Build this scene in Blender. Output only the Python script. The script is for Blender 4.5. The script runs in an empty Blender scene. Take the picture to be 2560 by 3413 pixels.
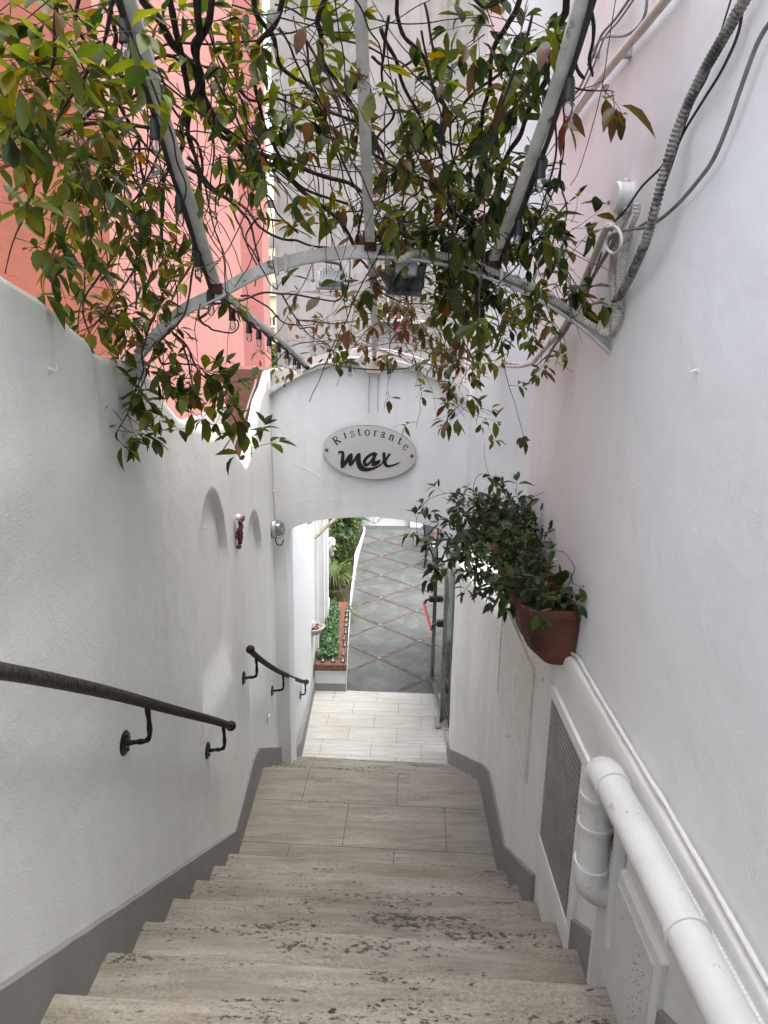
import bpy, bmesh, math, random
from mathutils import Vector, Matrix, Quaternion, noise
from mathutils.geometry import tessellate_polygon
random.seed(7)
R_=random.Random(11)
C=bpy.context.scene.collection
PI=math.pi
# ---------------------------------------------------------------- camera
TH=math.radians(14.3); RO=.016; FP=2270.
Fv=Vector((0,math.cos(TH),-math.sin(TH))); _r0=Vector((1,0,0)); _u0=Vector((0,math.sin(TH),math.cos(TH)))
Rv=_r0*math.cos(RO)+_u0*math.sin(RO); Uv=-_r0*math.sin(RO)+_u0*math.cos(RO)
CAM=Vector((0,0,3.6))
cd=bpy.data.cameras.new('camera'); cam=bpy.data.objects.new('camera',cd); C.objects.link(cam)
cd.sensor_fit='VERTICAL'; cd.sensor_height=34.13; cd.sensor_width=25.6; cd.lens=22.70; cd.clip_end=1000; cd.clip_start=.05
m=Matrix((Rv,Uv,-Fv)).transposed().to_4x4(); m.translation=CAM; cam.matrix_world=m
bpy.context.scene.camera=cam
K=1.5431
def ray(x,y): return Fv+Rv*((x*K-1280)/FP)-Uv*((y*K-1706.5)/FP)
def pX(x,y,v): r=ray(x,y); return CAM+r*((v-CAM.x)/r.x)       # survey: sight line met with a plane
def pY(x,y,v): r=ray(x,y); return CAM+r*((v-CAM.y)/r.y)
def pZ(x,y,v): r=ray(x,y); return CAM+r*((v-CAM.z)/r.z)
def pD(x,y,d): return CAM+ray(x,y)*d
def V(*a): return Vector(a)
def lerp(a,b,t): return a+(b-a)*t
def interp(tab,x):
    if x<=tab[0][0]: return tab[0][1]
    for (a,b),(c,d) in zip(tab,tab[1:]):
        if x<=c: return b+(d-b)*(x-a)/(c-a)
    return tab[-1][1]
def sm(a,b,x):
    t=max(0,min(1,(x-a)/(b-a))); return t*t*(3-2*t)
# ---------------------------------------------------------------- tags
def tag(o,label=None,cat=None,group=None,kind=None):
    if label: o['label']=label
    if cat: o['category']=cat
    if group: o['group']=group
    if kind: o['kind']=kind
    return o
def empty(name,loc,label,cat,group=None):
    o=bpy.data.objects.new(name,None); o.empty_display_size=.1; C.objects.link(o); o.location=loc
    return tag(o,label,cat,group)
def wloc(o):
    v=Vector((0,0,0))
    while o: v+=o.location; o=o.parent
    return v
def copy_tree(o,parent=None):
    c=o.copy(); C.objects.link(c); c.parent=parent
    if parent is not None: c.matrix_parent_inverse=o.matrix_parent_inverse
    for ch in list(o.children): copy_tree(ch,c)
    return c
# ---------------------------------------------------------------- mesh builder
class MB:
    def __init__(s): s.v=[]; s.f=[]
    def add(s,vs,fs):
        n=len(s.v); s.v+= [Vector(a) for a in vs]; s.f+= [tuple(i+n for i in f) for f in fs]; return s
    def box(s,c,d,rot=None,bev=0):
        x,y,z=[a/2 for a in d]
        if bev>0:
            b=min(bev,x*.49,y*.49,z*.49); bm=bmesh.new(); bmesh.ops.create_cube(bm,size=1)
            for q in bm.verts: q.co=Vector((q.co.x*2*x,q.co.y*2*y,q.co.z*2*z))
            bmesh.ops.bevel(bm,geom=list(bm.edges),offset=b,segments=2,affect='EDGES',profile=.5)
            vs=[q.co.copy() for q in bm.verts]; bm.verts.index_update(); fs=[tuple(q.index for q in f.verts) for f in bm.faces]; bm.free()
        else:
            vs=[Vector(p) for p in [(-x,-y,-z),(x,-y,-z),(x,y,-z),(-x,y,-z),(-x,-y,z),(x,-y,z),(x,y,z),(-x,y,z)]]
            fs=[(0,3,2,1),(4,5,6,7),(0,1,5,4),(1,2,6,5),(2,3,7,6),(3,0,4,7)]
        if rot is not None:
            M=rot if isinstance(rot,Matrix) else Matrix.Rotation(rot,3,'Z')
            vs=[M@q for q in vs]
        return s.add([q+Vector(c) for q in vs],fs)
    def rings(s,rings,cap=True,closed=True):
        n=len(rings[0]); vs=[q for r in rings for q in r]; fs=[]
        for i in range(len(rings)-1):
            for j in range(n if closed else n-1):
                k=(j+1)%n; fs.append((i*n+j,i*n+k,(i+1)*n+k,(i+1)*n+j))
        if cap: fs.append(tuple(range(n-1,-1,-1))); fs.append(tuple((len(rings)-1)*n+j for j in range(n)))
        return s.add(vs,fs)
    def tube(s,pts,r,n=8,cap=True,corr=None,flat=None):
        pts=[Vector(p) for p in pts]
        L=len(pts); rr=r if isinstance(r,(list,tuple)) else [r]*L
        up=None; rings=[]
        for i,p in enumerate(pts):
            t=(pts[min(i+1,L-1)]-pts[max(i-1,0)])
            if t.length<1e-9: t=Vector((0,0,1))
            t.normalize()
            if up is None:
                up=Vector((0,0,1)) if abs(t.z)<.9 else Vector((1,0,0))
            a=t.cross(up)
            if a.length<1e-6: a=t.orthogonal()
            a.normalize(); b=a.cross(t).normalized(); up=b
            fx,fy=flat if flat else (1,1)
            rings.append([p+(a*math.cos(2*PI*j/n+PI/n)*fx+b*math.sin(2*PI*j/n+PI/n)*fy)*rr[i] for j in range(n)])
        return s.rings(rings,cap)
    def corr(s,pts,r,pitch=.006,n=10,depth=.14):
        pitch*=1.25; depth=max(depth,.1)*1.35; pts=resample(pts,pitch/2); return s.tube(pts,[r*(1+(depth if i%2 else -depth)) for i in range(len(pts))],n)
    def rope(s,pts,r,pitch=.03,strands=3,n=18,step=.0019):
        pts=resample(pts,step); L=len(pts); up=None; rings=[]
        for i,p in enumerate(pts):
            t=(pts[min(i+1,L-1)]-pts[max(i-1,0)]).normalized()
            if up is None: up=Vector((0,0,1))
            a=t.cross(up).normalized(); b=a.cross(t).normalized(); up=b
            ph=i*step/(pitch*strands)*2*PI
            rings.append([p+(a*math.cos(2*PI*j/n)+b*math.sin(2*PI*j/n))*r*(.66+.42*abs(math.sin((2*PI*j/n+ph)*strands/2))) for j in range(n)])
        return s.rings(rings,True)
    def lathe(s,prof,c=(0,0,0),n=16,axis='Z',sx=1,sy=1,half=None):
        c=Vector(c); rings=[]
        for r,z in prof:
            ring=[]
            for j in range(n):
                a=2*PI*j/n; x,y=r*math.cos(a)*sx,r*math.sin(a)*sy
                ring.append(c+(V(x,y,z) if axis=='Z' else V(z,x,y) if axis=='X' else V(x,z,y)))
            rings.append(ring)
        return s.rings(rings,True)
    def ball(s,c,r,n=12,sc=(1,1,1)):
        prof=[(r*math.sin(PI*i/n)+1e-5,-r*math.cos(PI*i/n)) for i in range(n+1)]
        c=Vector(c); rings=[[c+V(q[0]*math.cos(2*PI*j/n)*sc[0],q[0]*math.sin(2*PI*j/n)*sc[1],q[1]*sc[2]) for j in range(n)] for q in prof]
        return s.rings(rings,True)
    def prism(s,poly,axis,a,b,holes=()):
        # poly of 2D points; axis 'Y' -> (x,z) extruded in y ; 'X' -> (y,z) ; 'Z' -> (x,y)
        def P(q,t): return V(q[0],t,q[1]) if axis=='Y' else V(t,q[0],q[1]) if axis=='X' else V(q[0],q[1],t)
        loops=[list(poly)]+[list(h) for h in holes]
        flat=[q for l in loops for q in l]
        tris=tessellate_polygon([[V(q[0],q[1],0) for q in l] for l in loops])
        n=len(flat); vs=[P(q,a) for q in flat]+[P(q,b) for q in flat]
        fs=[tuple(t) for t in tris]+[tuple(i+n for i in reversed(t)) for t in tris]
        o=0
        for l in loops:
            for i in range(len(l)):
                k=(i+1)%len(l); fs.append((o+i,o+k,o+k+n,o+i+n))
            o+=len(l)
        return s.add(vs,fs)
    def build(s,name,mat,parent=None,smooth=False,kind=None,label=None):
        me=bpy.data.meshes.new(name); off=wloc(parent) if parent else Vector((0,0,0))
        me.from_pydata([tuple(v-off) for v in s.v],[],s.f)
        bm=bmesh.new(); bm.from_mesh(me); bmesh.ops.recalc_face_normals(bm,faces=bm.faces); bm.to_mesh(me); bm.free()
        if smooth:
            me.polygons.foreach_set('use_smooth',[True]*len(me.polygons))
            if smooth!='all':
                try: me.set_sharp_from_angle(angle=math.radians(38))
                except Exception: pass
        me.materials.append(mat); o=bpy.data.objects.new(name,me); C.objects.link(o)
        if parent: o.parent=parent
        if kind: o['kind']=kind
        if label: o['label']=label
        return o
def build_each(mb,name,mat,parent=None,smooth=False):
    n=len(mb.v); par=list(range(n))
    def find(i):
        while par[i]!=i: par[i]=par[par[i]]; i=par[i]
        return i
    for f in mb.f:
        a=find(f[0])
        for j in f[1:]: par[find(j)]=a
    gr={}
    for f in mb.f: gr.setdefault(find(f[0]),[]).append(f)
    out=[]
    for fs in gr.values():
        ids=sorted({i for f in fs for i in f}); mp={i:k for k,i in enumerate(ids)}; q=MB(); q.add([mb.v[i] for i in ids],[tuple(mp[i] for i in f) for f in fs]); out.append(q.build(name,mat,parent,smooth))
    return out
def resample(pts,step):
    pts=[Vector(p) for p in pts]; out=[pts[0].copy()]; acc=0; tot=sum((b-a).length for a,b in zip(pts,pts[1:]))
    N=max(2,int(tot/step)); d=tot/N; i=0; seg=(pts[1]-pts[0]).length; pos=0
    for k in range(1,N):
        t=k*d
        while acc+seg<t and i<len(pts)-2: acc+=seg; i+=1; seg=(pts[i+1]-pts[i]).length
        out.append(pts[i].lerp(pts[i+1],(t-acc)/max(seg,1e-9)))
    out.append(pts[-1].copy()); return out
def smooth(pts,sub=8):
    pts=[Vector(p) for p in pts]; P=[pts[0]*2-pts[1]]+pts+[pts[-1]*2-pts[-2]]; out=[]
    for i in range(1,len(P)-2):
        for k in range(sub):
            t=k/sub; a,b,c,d=P[i-1],P[i],P[i+1],P[i+2]
            out.append(.5*((2*b)+(c-a)*t+(2*a-5*b+4*c-d)*t*t+(3*b-a-3*c+d)*t**3))
    out.append(pts[-1].copy()); return out
# ---------------------------------------------------------------- materials
def mat(name):
    m=bpy.data.materials.new(name); m.use_nodes=True; nt=m.node_tree; b=nt.nodes['Principled BSDF']; return m,nt,b
def nd(nt,t,**k):
    n=nt.nodes.new(t)
    for a,v in k.items():
        if a in n.inputs: n.inputs[a].default_value=v
        else: setattr(n,a,v)
    return n
def ramp(nt,src,stops,interp='LINEAR'):
    r=nt.nodes.new('ShaderNodeValToRGB'); cr=r.color_ramp; cr.interpolation=interp
    while len(cr.elements)>1: cr.elements.remove(cr.elements[-1])
    cr.elements[0].position=stops[0][0]; cr.elements[0].color=col4(stops[0][1])
    for p,c in stops[1:]:
        e=cr.elements.new(p); e.color=col4(c)
    nt.links.new(src,r.inputs[0]); return r.outputs[0]
def col4(c): return (c,c,c,1) if isinstance(c,(int,float)) else tuple(c)+(1,) if len(c)==3 else c
def coords(nt,scale=(1,1,1),rot=(0,0,0),kind='Object'):
    tc=nt.nodes.new('ShaderNodeTexCoord'); mp=nt.nodes.new('ShaderNodeMapping'); mp.inputs['Scale'].default_value=scale; mp.inputs['Rotation'].default_value=rot
    nt.links.new(tc.outputs[kind],mp.inputs[0]); return mp.outputs[0]
def noise_(nt,vec,scale,detail=4,rough=.55,dist=0):
    n=nt.nodes.new('ShaderNodeTexNoise'); n.inputs['Scale'].default_value=scale; n.inputs['Detail'].default_value=detail; n.inputs['Roughness'].default_value=rough; n.inputs['Distortion'].default_value=dist
    nt.links.new(vec,n.inputs['Vector']); return n.outputs['Fac']
def mix(nt,fac,a,b,mode='MIX'):
    n=nt.nodes.new('ShaderNodeMix'); n.data_type='RGBA'; n.blend_type=mode
    for i,v in ((0,fac),(6,a),(7,b)):
        if isinstance(v,bpy.types.NodeSocket): nt.links.new(v,n.inputs[i])
        else: n.inputs[i].default_value=v if i==0 else col4(v)
    return n.outputs[2]
def math_(nt,op,a,b=0):
    n=nt.nodes.new('ShaderNodeMath'); n.operation=op
    for i,v in ((0,a),(1,b)):
        if isinstance(v,bpy.types.NodeSocket): nt.links.new(v,n.inputs[i])
        else: n.inputs[i].default_value=v
    return n.outputs[0]
def bump(nt,b,h,strength=.3,dist=.01,prev=None):
    n=nt.nodes.new('ShaderNodeBump'); n.inputs['Strength'].default_value=strength; n.inputs['Distance'].default_value=dist
    nt.links.new(h,n.inputs['Height'])
    if prev: nt.links.new(prev,n.inputs['Normal'])
    nt.links.new(n.outputs[0],b.inputs['Normal']); return n.outputs[0]
def plaster(name,c,dirt=(.30,.29,.27),amt=.25,grain=220,gs=.25,und=2.2,stain=None,peel=None,rough=.85,warm=None):
    m,nt,b=mat(name); v=coords(nt)
    n1=noise_(nt,v,1.3,5,.6); col=mix(nt,math_(nt,'MULTIPLY',ramp(nt,n1,[(.42,0),(.75,1)]),amt),c,dirt)
    if warm:
        nw=noise_(nt,v,.9,3,.5); col=mix(nt,ramp(nt,nw,[(.4,0),(.62,1)]),col,mix(nt,.75,col,warm))
    vs=coords(nt,(6,6,.45)); n2=noise_(nt,vs,1.2,5,.6); col=mix(nt,math_(nt,'MULTIPLY',ramp(nt,n2,[(.52,0),(.78,1)]),stain or amt*.8),col,dirt)
    n5=noise_(nt,v,34,3,.6); col=mix(nt,math_(nt,'MULTIPLY',ramp(nt,n5,[(.66,0),(.74,1)]),amt*.5),col,dirt)
    if peel:
        n4=noise_(nt,v,2.1,9,.72,.4); col=mix(nt,ramp(nt,n4,[(.60,0),(.66,1)]),col,peel)
    nt.links.new(col,b.inputs['Base Color']); b.inputs['Roughness'].default_value=rough; b.inputs['Specular IOR Level'].default_value=.2
    h=noise_(nt,v,grain,3,.6); p=bump(nt,b,h,gs,.004)
    h2=noise_(nt,v,und*3,3,.5); p=bump(nt,b,h2,.32,.022,p)
    h4=noise_(nt,coords(nt,(1,1,.5)),9,5,.65,.8); p=bump(nt,b,ramp(nt,h4,[(.45,0),(.7,1)]),.05,.004,p)
    # hairline cracks and trowel ridges
    vo=nt.nodes.new('ShaderNodeTexVoronoi'); vo.feature='DISTANCE_TO_EDGE'; vo.inputs['Scale'].default_value=1.1
    nv=nt.nodes.new('ShaderNodeTexNoise'); nv.inputs['Scale'].default_value=3; nv.inputs['Detail'].default_value=6
    nt.links.new(v,nv.inputs['Vector']); ad=nt.nodes.new('ShaderNodeVectorMath'); ad.operation='ADD'; nt.links.new(v,ad.inputs[0]); nt.links.new(nv.outputs['Color'],ad.inputs[1]); nt.links.new(ad.outputs[0],vo.inputs['Vector'])
    cr=ramp(nt,vo.outputs['Distance'],[(0,0),(.006,1)]); gate=ramp(nt,noise_(nt,v,1.7,2,.5),[(.55,1),(.6,0)])
    h3=math_(nt,'MAXIMUM',cr,gate); bump(nt,b,h3,.35,.003,p)
    return m
def plain(name,c,rough=.5,metal=0,var=.15,scale=40,bs=.1,spec=.5,dirt=None,dscale=12,dthr=.58):
    m,nt,b=mat(name); v=coords(nt); n=noise_(nt,v,scale,4)
    c2=tuple(x*(1-var*2) for x in c); col=mix(nt,ramp(nt,n,[(.35,0),(.7,1)]),c,c2)
    if dirt:
        d=noise_(nt,v,dscale,7,.7); col=mix(nt,ramp(nt,d,[(dthr,0),(dthr+.06,1)]),col,dirt)
    nt.links.new(col,b.inputs['Base Color']); b.inputs['Roughness'].default_value=rough; b.inputs['Metallic'].default_value=metal; b.inputs['Specular IOR Level'].default_value=spec
    if bs: bump(nt,b,n,bs,.004)
    return m
M={}
M['wallL']=plaster('white_stair_plaster',(.775,.80,.76),(.55,.56,.51),.3,140,.5)
M['wallR']=plaster('white_building_plaster',(.79,.81,.815),(.56,.57,.57),.3,180,.2,warm=(.79,.785,.79))
M['wallS']=plaster('white_service_plaster',(.80,.80,.765),(.47,.44,.40),.30,160,.25)
M['arch']=plaster('white_arch_plaster',(.775,.785,.785),(.56,.54,.53),.45,180,.2,stain=.35)
M['archtop']=plaster('weathered_grey_plaster',(.52,.49,.47),(.16,.15,.14),.75,120,.5,peel=(.25,.235,.22))
M['court']=plaster('white_courtyard_plaster',(.70,.73,.73),(.62,.63,.62),.25,160,.2)
M['base']=plaster('grey_painted_skirting',(.27,.26,.25),(.17,.16,.15),.35,120,.25,rough=.7)
M['pink']=plaster('pink_facade',(.40,.195,.168),(.35,.15,.13),.5,60,.3)
M['shaded_pink']=plaster('shaded_pink_facade',(.30,.115,.10),(.25,.09,.08),.5,60,.3)  # deeper pink: the shade of one facade strip put into its colour
M['orange']=plaster('orange_facade',(.24,.085,.056),(.185,.058,.038),.5,45,.9)
M['red']=plaster('rust_red_plaster',(.20,.095,.07),(.10,.06,.05),.7,60,.6,peel=(.30,.22,.19))
M['rear']=plaster('stained_pale_facade',(.26,.238,.216),(.08,.072,.062),.55,40,.3,stain=.55,peel=(.17,.155,.135),warm=(.31,.27,.262))
M['yellow']=plaster('pale_yellow_facade',(.75,.62,.40),(.6,.5,.35),.3,20,.1)
M['paleblue']=plaster('pale_blue_facade',(.72,.78,.78),(.6,.65,.65),.3,20,.1)
M['white_metal']=plain('chipped_white_metal',(.62,.62,.60),.45,0,.12,30,.15,dirt=(.10,.045,.02),dscale=15,dthr=.60)
M['rust']=plain('rusty_metal',(.11,.05,.03),.85,.2,.4,60,.5)
M['pipe']=plain('white_painted_pipe',(.68,.68,.66),.4,0,.06,9,.15,dirt=(.45,.42,.38),dscale=22,dthr=.62)
M['pvc']=plain('cream_pvc',(.60,.57,.49),.45,0,.1,12,.05,dirt=(.35,.31,.25),dscale=9,dthr=.58)
M['conduit']=plain('grey_white_conduit',(.56,.54,.49),.5,0,.15,25,.0,dirt=(.16,.14,.11),dscale=30,dthr=.56)
M['hose']=plain('dirty_grey_hose',(.25,.235,.215),.55,0,.2,25,.0,dirt=(.05,.045,.04),dscale=26,dthr=.47)
M['cable']=plain('black_cable',(.02,.02,.02),.6,0,.2,30,0)
M['gcable']=plain('grey_cable',(.22,.21,.20),.6,0,.25,30,0)
M['wcable']=plain('white_cable',(.62,.60,.56),.5,0,.1,20,0)
M['green_wire']=plain('green_garden_wire',(.01,.10,.06),.5,0,.1,20,0)
M['iron']=plain('wrought_iron',(.035,.03,.027),.42,.75,.4,90,.5,dirt=(.09,.06,.045),dscale=40,dthr=.6)
M['iron_rope']=plain('bronze_wrought_iron',(.085,.08,.073),.42,.5,.4,90,.4)
M['terra']=plain('terracotta',(.17,.058,.031),.8,0,.35,9,.3,dirt=(.27,.17,.12),dscale=14,dthr=.62)
M['terra2']=plain('dark_terracotta',(.22,.085,.05),.85,0,.3,9,.3,dirt=(.16,.09,.06),dscale=14,dthr=.55)
M['soil']=plain('dark_soil',(.03,.022,.016),.95,0,.4,60,1)
M['bark']=plain('dark_vine_bark',(.040,.028,.022),.9,0,.4,120,.8)
M['twig']=plain('brown_twig',(.085,.045,.030),.85,0,.3,120,.4)
M['green_twig']=plain('green_twig',(.08,.085,.035),.8,0,.3,120,.4)
M['louvreW']=plain('cream_louvre_paint',(.72,.70,.655),.5,0,.08,20,.05,dirt=(.55,.52,.46),dscale=7,dthr=.6)
M['louvreG']=plain('galvanised_louvre',(.30,.295,.28),.4,.25,.15,14,.05)
M['steel']=plain('satin_bronze_steel',(.25,.235,.21),.33,.85,.15,25,.05)
M['shine']=plain('polished_steel',(.55,.56,.58),.18,1,.05,25,.0)
M['black']=plain('black_plastic',(.015,.015,.016),.4,0,.1,20,0)
M['redbar']=plain('red_push_bar',(.50,.05,.04),.35,0,.1,20,0)
M['lampgrey']=plain('light_grey_cast_metal',(.46,.49,.50),.45,.3,.1,30,.1,dirt=(.20,.19,.17),dscale=25,dthr=.62)
M['lampdark']=plain('dirty_grey_casing',(.15,.16,.16),.5,.2,.2,30,.1,dirt=(.05,.045,.04),dscale=20,dthr=.52)
M['signface']=plain('brushed_silver_sign',(.60,.59,.565),.42,.25,.02,200,0)
M['signedge']=plain('sign_edge',(.20,.19,.18),.5,.5,.1,50,0)
M['ink']=plain('black_lettering',(.006,.006,.006),.45,0,0,20,0)
M['screw']=plain('steel_cap',(.20,.20,.20),.4,.8,.1,60,0)
M['grape']=plain('maroon_ceramic',(.13,.012,.028),.3,0,.3,50,.1)
M['cream']=plain('white_glaze',(.75,.73,.70),.35,0,.05,50,0)
M['stone']=plain('white_carved_stone',(.42,.42,.41),.75,0,.2,30,.4)
M['stone2']=plain('beige_stone',(.46,.42,.35),.8,0,.2,30,.4)
M['leaflitter']=plain('dry_brown_leaves',(.12,.055,.03),.8,0,.4,50,.6)
M['wicker']=plain('black_wicker',(.02,.018,.018),.5,0,.4,160,.8)
M['candle']=plain('cream_wax',(.72,.64,.42),.5,0,.05,30,0)
M['brick']=None
M['curtain']=plain('grey_window_boards',(.30,.27,.27),.7,0,.2,6,.1)
M['darkroom']=plain('dark_window_glass',(.05,.05,.055),.15,0,.3,4,0)
M['shutter']=plain('grey_green_shutter',(.20,.25,.23),.6,0,.15,10,.05)
M['wood']=plain('weathered_white_pole',(.48,.42,.32),.8,0,.2,30,.3,dirt=(.20,.13,.08),dscale=25,dthr=.52)
def glass(name,c,alpha_rough=.03):
    m,nt,b=mat(name); b.inputs['Base Color'].default_value=col4(c); b.inputs['Roughness'].default_value=alpha_rough
    b.inputs['Transmission Weight'].default_value=1; b.inputs['IOR'].default_value=1.45; return m
def pane(name,c,op):
    m,nt,b=mat(name); nt.nodes.remove(b); t=nd(nt,'ShaderNodeBsdfTransparent'); t.inputs[0].default_value=col4(c)
    g=nd(nt,'ShaderNodeBsdfGlossy'); g.inputs['Roughness'].default_value=.02; g.inputs[0].default_value=(.9,.95,.95,1)
    mx=nd(nt,'ShaderNodeMixShader'); fr=nd(nt,'ShaderNodeFresnel'); fr.inputs[0].default_value=1.5
    mm=math_(nt,'ADD',fr.outputs[0],op); nt.links.new(mm,mx.inputs[0]); nt.links.new(t.outputs[0],mx.inputs[1]); nt.links.new(g.outputs[0],mx.inputs[2])
    nt.links.new(mx.outputs[0],nt.nodes['Material Output'].inputs[0]); return m
M['bulb']=pane('clear_bulb_glass',(.86,.86,.86),.06)
M['pane']=pane('greenish_door_glass',(.68,.80,.78),.06)
M['jar']=pane('clear_jar_glass',(.85,.88,.86),.10)
M['lampglass']=pane('ribbed_lamp_glass',(.75,.77,.76),.25)
def leafmat(name,stops,trans=.45,rough=.38,dark=1):
    m,nt,b=mat(name); g=nt.nodes.new('ShaderNodeNewGeometry')
    col=ramp(nt,g.outputs['Random Per Island'],stops); v=coords(nt); n=noise_(nt,v,60,3)
    col=mix(nt,ramp(nt,n,[(.55,0),(.8,.45)]),col,(.10,.06,.015))
    nt.links.new(col,b.inputs['Base Color']); b.inputs['Roughness'].default_value=rough; b.inputs['Specular IOR Level'].default_value=.28
    t=nd(nt,'ShaderNodeBsdfTranslucent'); hs=nd(nt,'ShaderNodeHueSaturation'); hs.inputs['Value'].default_value=1.9; hs.inputs['Saturation'].default_value=1.1; nt.links.new(col,hs.inputs['Color']); nt.links.new(hs.outputs[0],t.inputs[0])
    mx=nd(nt,'ShaderNodeMixShader'); mx.inputs[0].default_value=trans; nt.links.new(b.outputs[0],mx.inputs[1]); nt.links.new(t.outputs[0],mx.inputs[2])
    nt.links.new(mx.outputs[0],nt.nodes['Material Output'].inputs[0]); return m
M['leafA']=leafmat('vine_leaf_green',[(0,(.018,.034,.008)),(.3,(.040,.062,.008)),(.6,(.078,.098,.011)),(.85,(.120,.128,.014)),(.93,(.13,.10,.012)),(1,(.15,.055,.012))])
M['leafD']=leafmat('vine_leaf_dark',[(0,(.009,.024,.009)),(.4,(.020,.044,.010)),(.75,(.042,.066,.012)),(.92,(.085,.098,.014)),(1,(.11,.055,.012))],.28,.3)
M['leafB']=leafmat('vine_leaf_bronze',[(0,(.05,.055,.014)),(.35,(.085,.062,.018)),(.6,(.10,.05,.02)),(.85,(.10,.040,.018)),(.96,(.06,.075,.018)),(1,(.14,.02,.015))],.4)
M['leafR']=leafmat('vine_leaf_red',[(0,(.11,.012,.014)),(1,(.19,.03,.03))],.4)
M['leafY']=leafmat('young_leaf',[(0,(.11,.16,.02)),(1,(.17,.21,.03))],.5,.45)
M['leafP']=leafmat('pot_leaf',[(0,(.010,.026,.009)),(.5,(.024,.048,.013)),(.85,(.048,.08,.018)),(1,(.075,.11,.022))],.22,.32)
M['ivy']=leafmat('ivy_leaf',[(0,(.015,.05,.015)),(.6,(.035,.10,.025)),(1,(.07,.15,.04))],.2,.3)
M['hedge']=leafmat('hedge_leaf',[(0,(.010,.028,.008)),(.5,(.03,.06,.014)),(.9,(.08,.12,.022)),(1,(.14,.17,.03))],.3,.4)
M['blade']=leafmat('striped_blade',[(0,(.04,.075,.018)),(.5,(.075,.12,.03)),(1,(.22,.26,.11))],.3,.4)
M['bigleaf']=leafmat('broad_leaf',[(0,(.02,.06,.03)),(1,(.05,.12,.06))],.15,.3)
# travertine-look stone: streaks along the step, pits, worn patches
def stone(name,lo,hi,pits,joint=None,rot=0):
    m,nt,b=mat(name); v=coords(nt,(1,1,1)); vs=coords(nt,(1.1,9,9)); vz=coords(nt,(1.8,4.5,4.5))
    n1=noise_(nt,vs,2.2,8,.62,.5); n2=noise_(nt,v,1.6,5,.6); n3=noise_(nt,vs,9,6,.65)
    col=ramp(nt,n1,[(.28,lo),(.5,tuple((a+c)/2 for a,c in zip(lo,hi))),(.68,hi)])
    col=mix(nt,math_(nt,'MULTIPLY',ramp(nt,n3,[(.5,0),(.72,1)]),.5),col,tuple(x*.62 for x in lo))
    col=mix(nt,ramp(nt,n2,[(.46,0),(.70,.5)]),col,(lo[0]*.98,lo[1]*.88,lo[2]*.76))
    sp=noise_(nt,coords(nt,(.8,1.1,1.1)),120,5,.75); wear=noise_(nt,vz,1.3,5,.65)
    wm=math_(nt,'MULTIPLY',ramp(nt,wear,[(.42,0),(.58,1)]),ramp(nt,sp,[(.44,0),(.60,1)]))
    col=mix(nt,math_(nt,'MULTIPLY',wm,.42*pits),col,tuple(min(1,x*1.45) for x in hi))
    clus=noise_(nt,coords(nt,(1.0,4.5,4.5)),2.0,5,.65,.3)
    fine=noise_(nt,coords(nt,(.6,1.2,1.2),(0,0,.3)),75,4,.7)
    pm=ramp(nt,math_(nt,'MULTIPLY',math_(nt,'ADD',fine,clus),.5),[(.560,0),(.580,1)])
    torn=noise_(nt,coords(nt,(.55,1.4,1.4)),27,6,.72,.6); cl2=noise_(nt,coords(nt,(1.3,4.2,4.2)),1.7,4,.6,.2)
    bm_=ramp(nt,math_(nt,'MULTIPLY',math_(nt,'ADD',torn,cl2),.5),[(.603,0),(.618,1)])
    allp=math_(nt,'MAXIMUM',math_(nt,'MULTIPLY',pm,.8),bm_)
    col=mix(nt,math_(nt,'MULTIPLY',allp,pits),col,tuple(x*.22 for x in lo))
    hh=math_(nt,'SUBTRACT',math_(nt,'MULTIPLY',sp,.3),math_(nt,'MULTIPLY',allp,pits*1.2))
    if joint:
        br=nt.nodes.new('ShaderNodeTexBrick'); br.inputs['Scale'].default_value=1; br.inputs['Mortar Size'].default_value=joint[2]; br.inputs['Mortar Smooth'].default_value=.1
        br.inputs['Brick Width'].default_value=joint[0]; br.inputs['Row Height'].default_value=joint[1]; br.inputs['Color1'].default_value=(1,1,1,1); br.inputs['Color2'].default_value=(.93,.93,.93,1)
        mp=nt.nodes.new('ShaderNodeMapping'); mp.inputs['Location'].default_value=(joint[3],joint[4],0); mp.inputs['Rotation'].default_value=(0,0,.05)
        tc=nt.nodes.new('ShaderNodeTexCoord'); nt.links.new(tc.outputs['Object'],mp.inputs[0]); nt.links.new(mp.outputs[0],br.inputs['Vector'])
        col=mix(nt,1,col,br.outputs['Color'],'MULTIPLY'); col=mix(nt,math_(nt,'MULTIPLY',br.outputs['Fac'],.5),col,tuple(x*.62 for x in lo))
        hh=math_(nt,'SUBTRACT',hh,math_(nt,'MULTIPLY',br.outputs['Fac'],.35))
    nt.links.new(col,b.inputs['Base Color']); b.inputs['Roughness'].default_value=.62; b.inputs['Specular IOR Level'].default_value=.3
    bump(nt,b,hh,.6,.003); return m
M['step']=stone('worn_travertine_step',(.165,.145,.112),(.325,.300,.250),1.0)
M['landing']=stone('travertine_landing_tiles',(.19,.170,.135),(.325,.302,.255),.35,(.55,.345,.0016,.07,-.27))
M['floor']=stone('pale_travertine_floor_tiles',(.40,.39,.355),(.55,.545,.51),.12,(.453,.232,.0018,.13,-.21))
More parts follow.
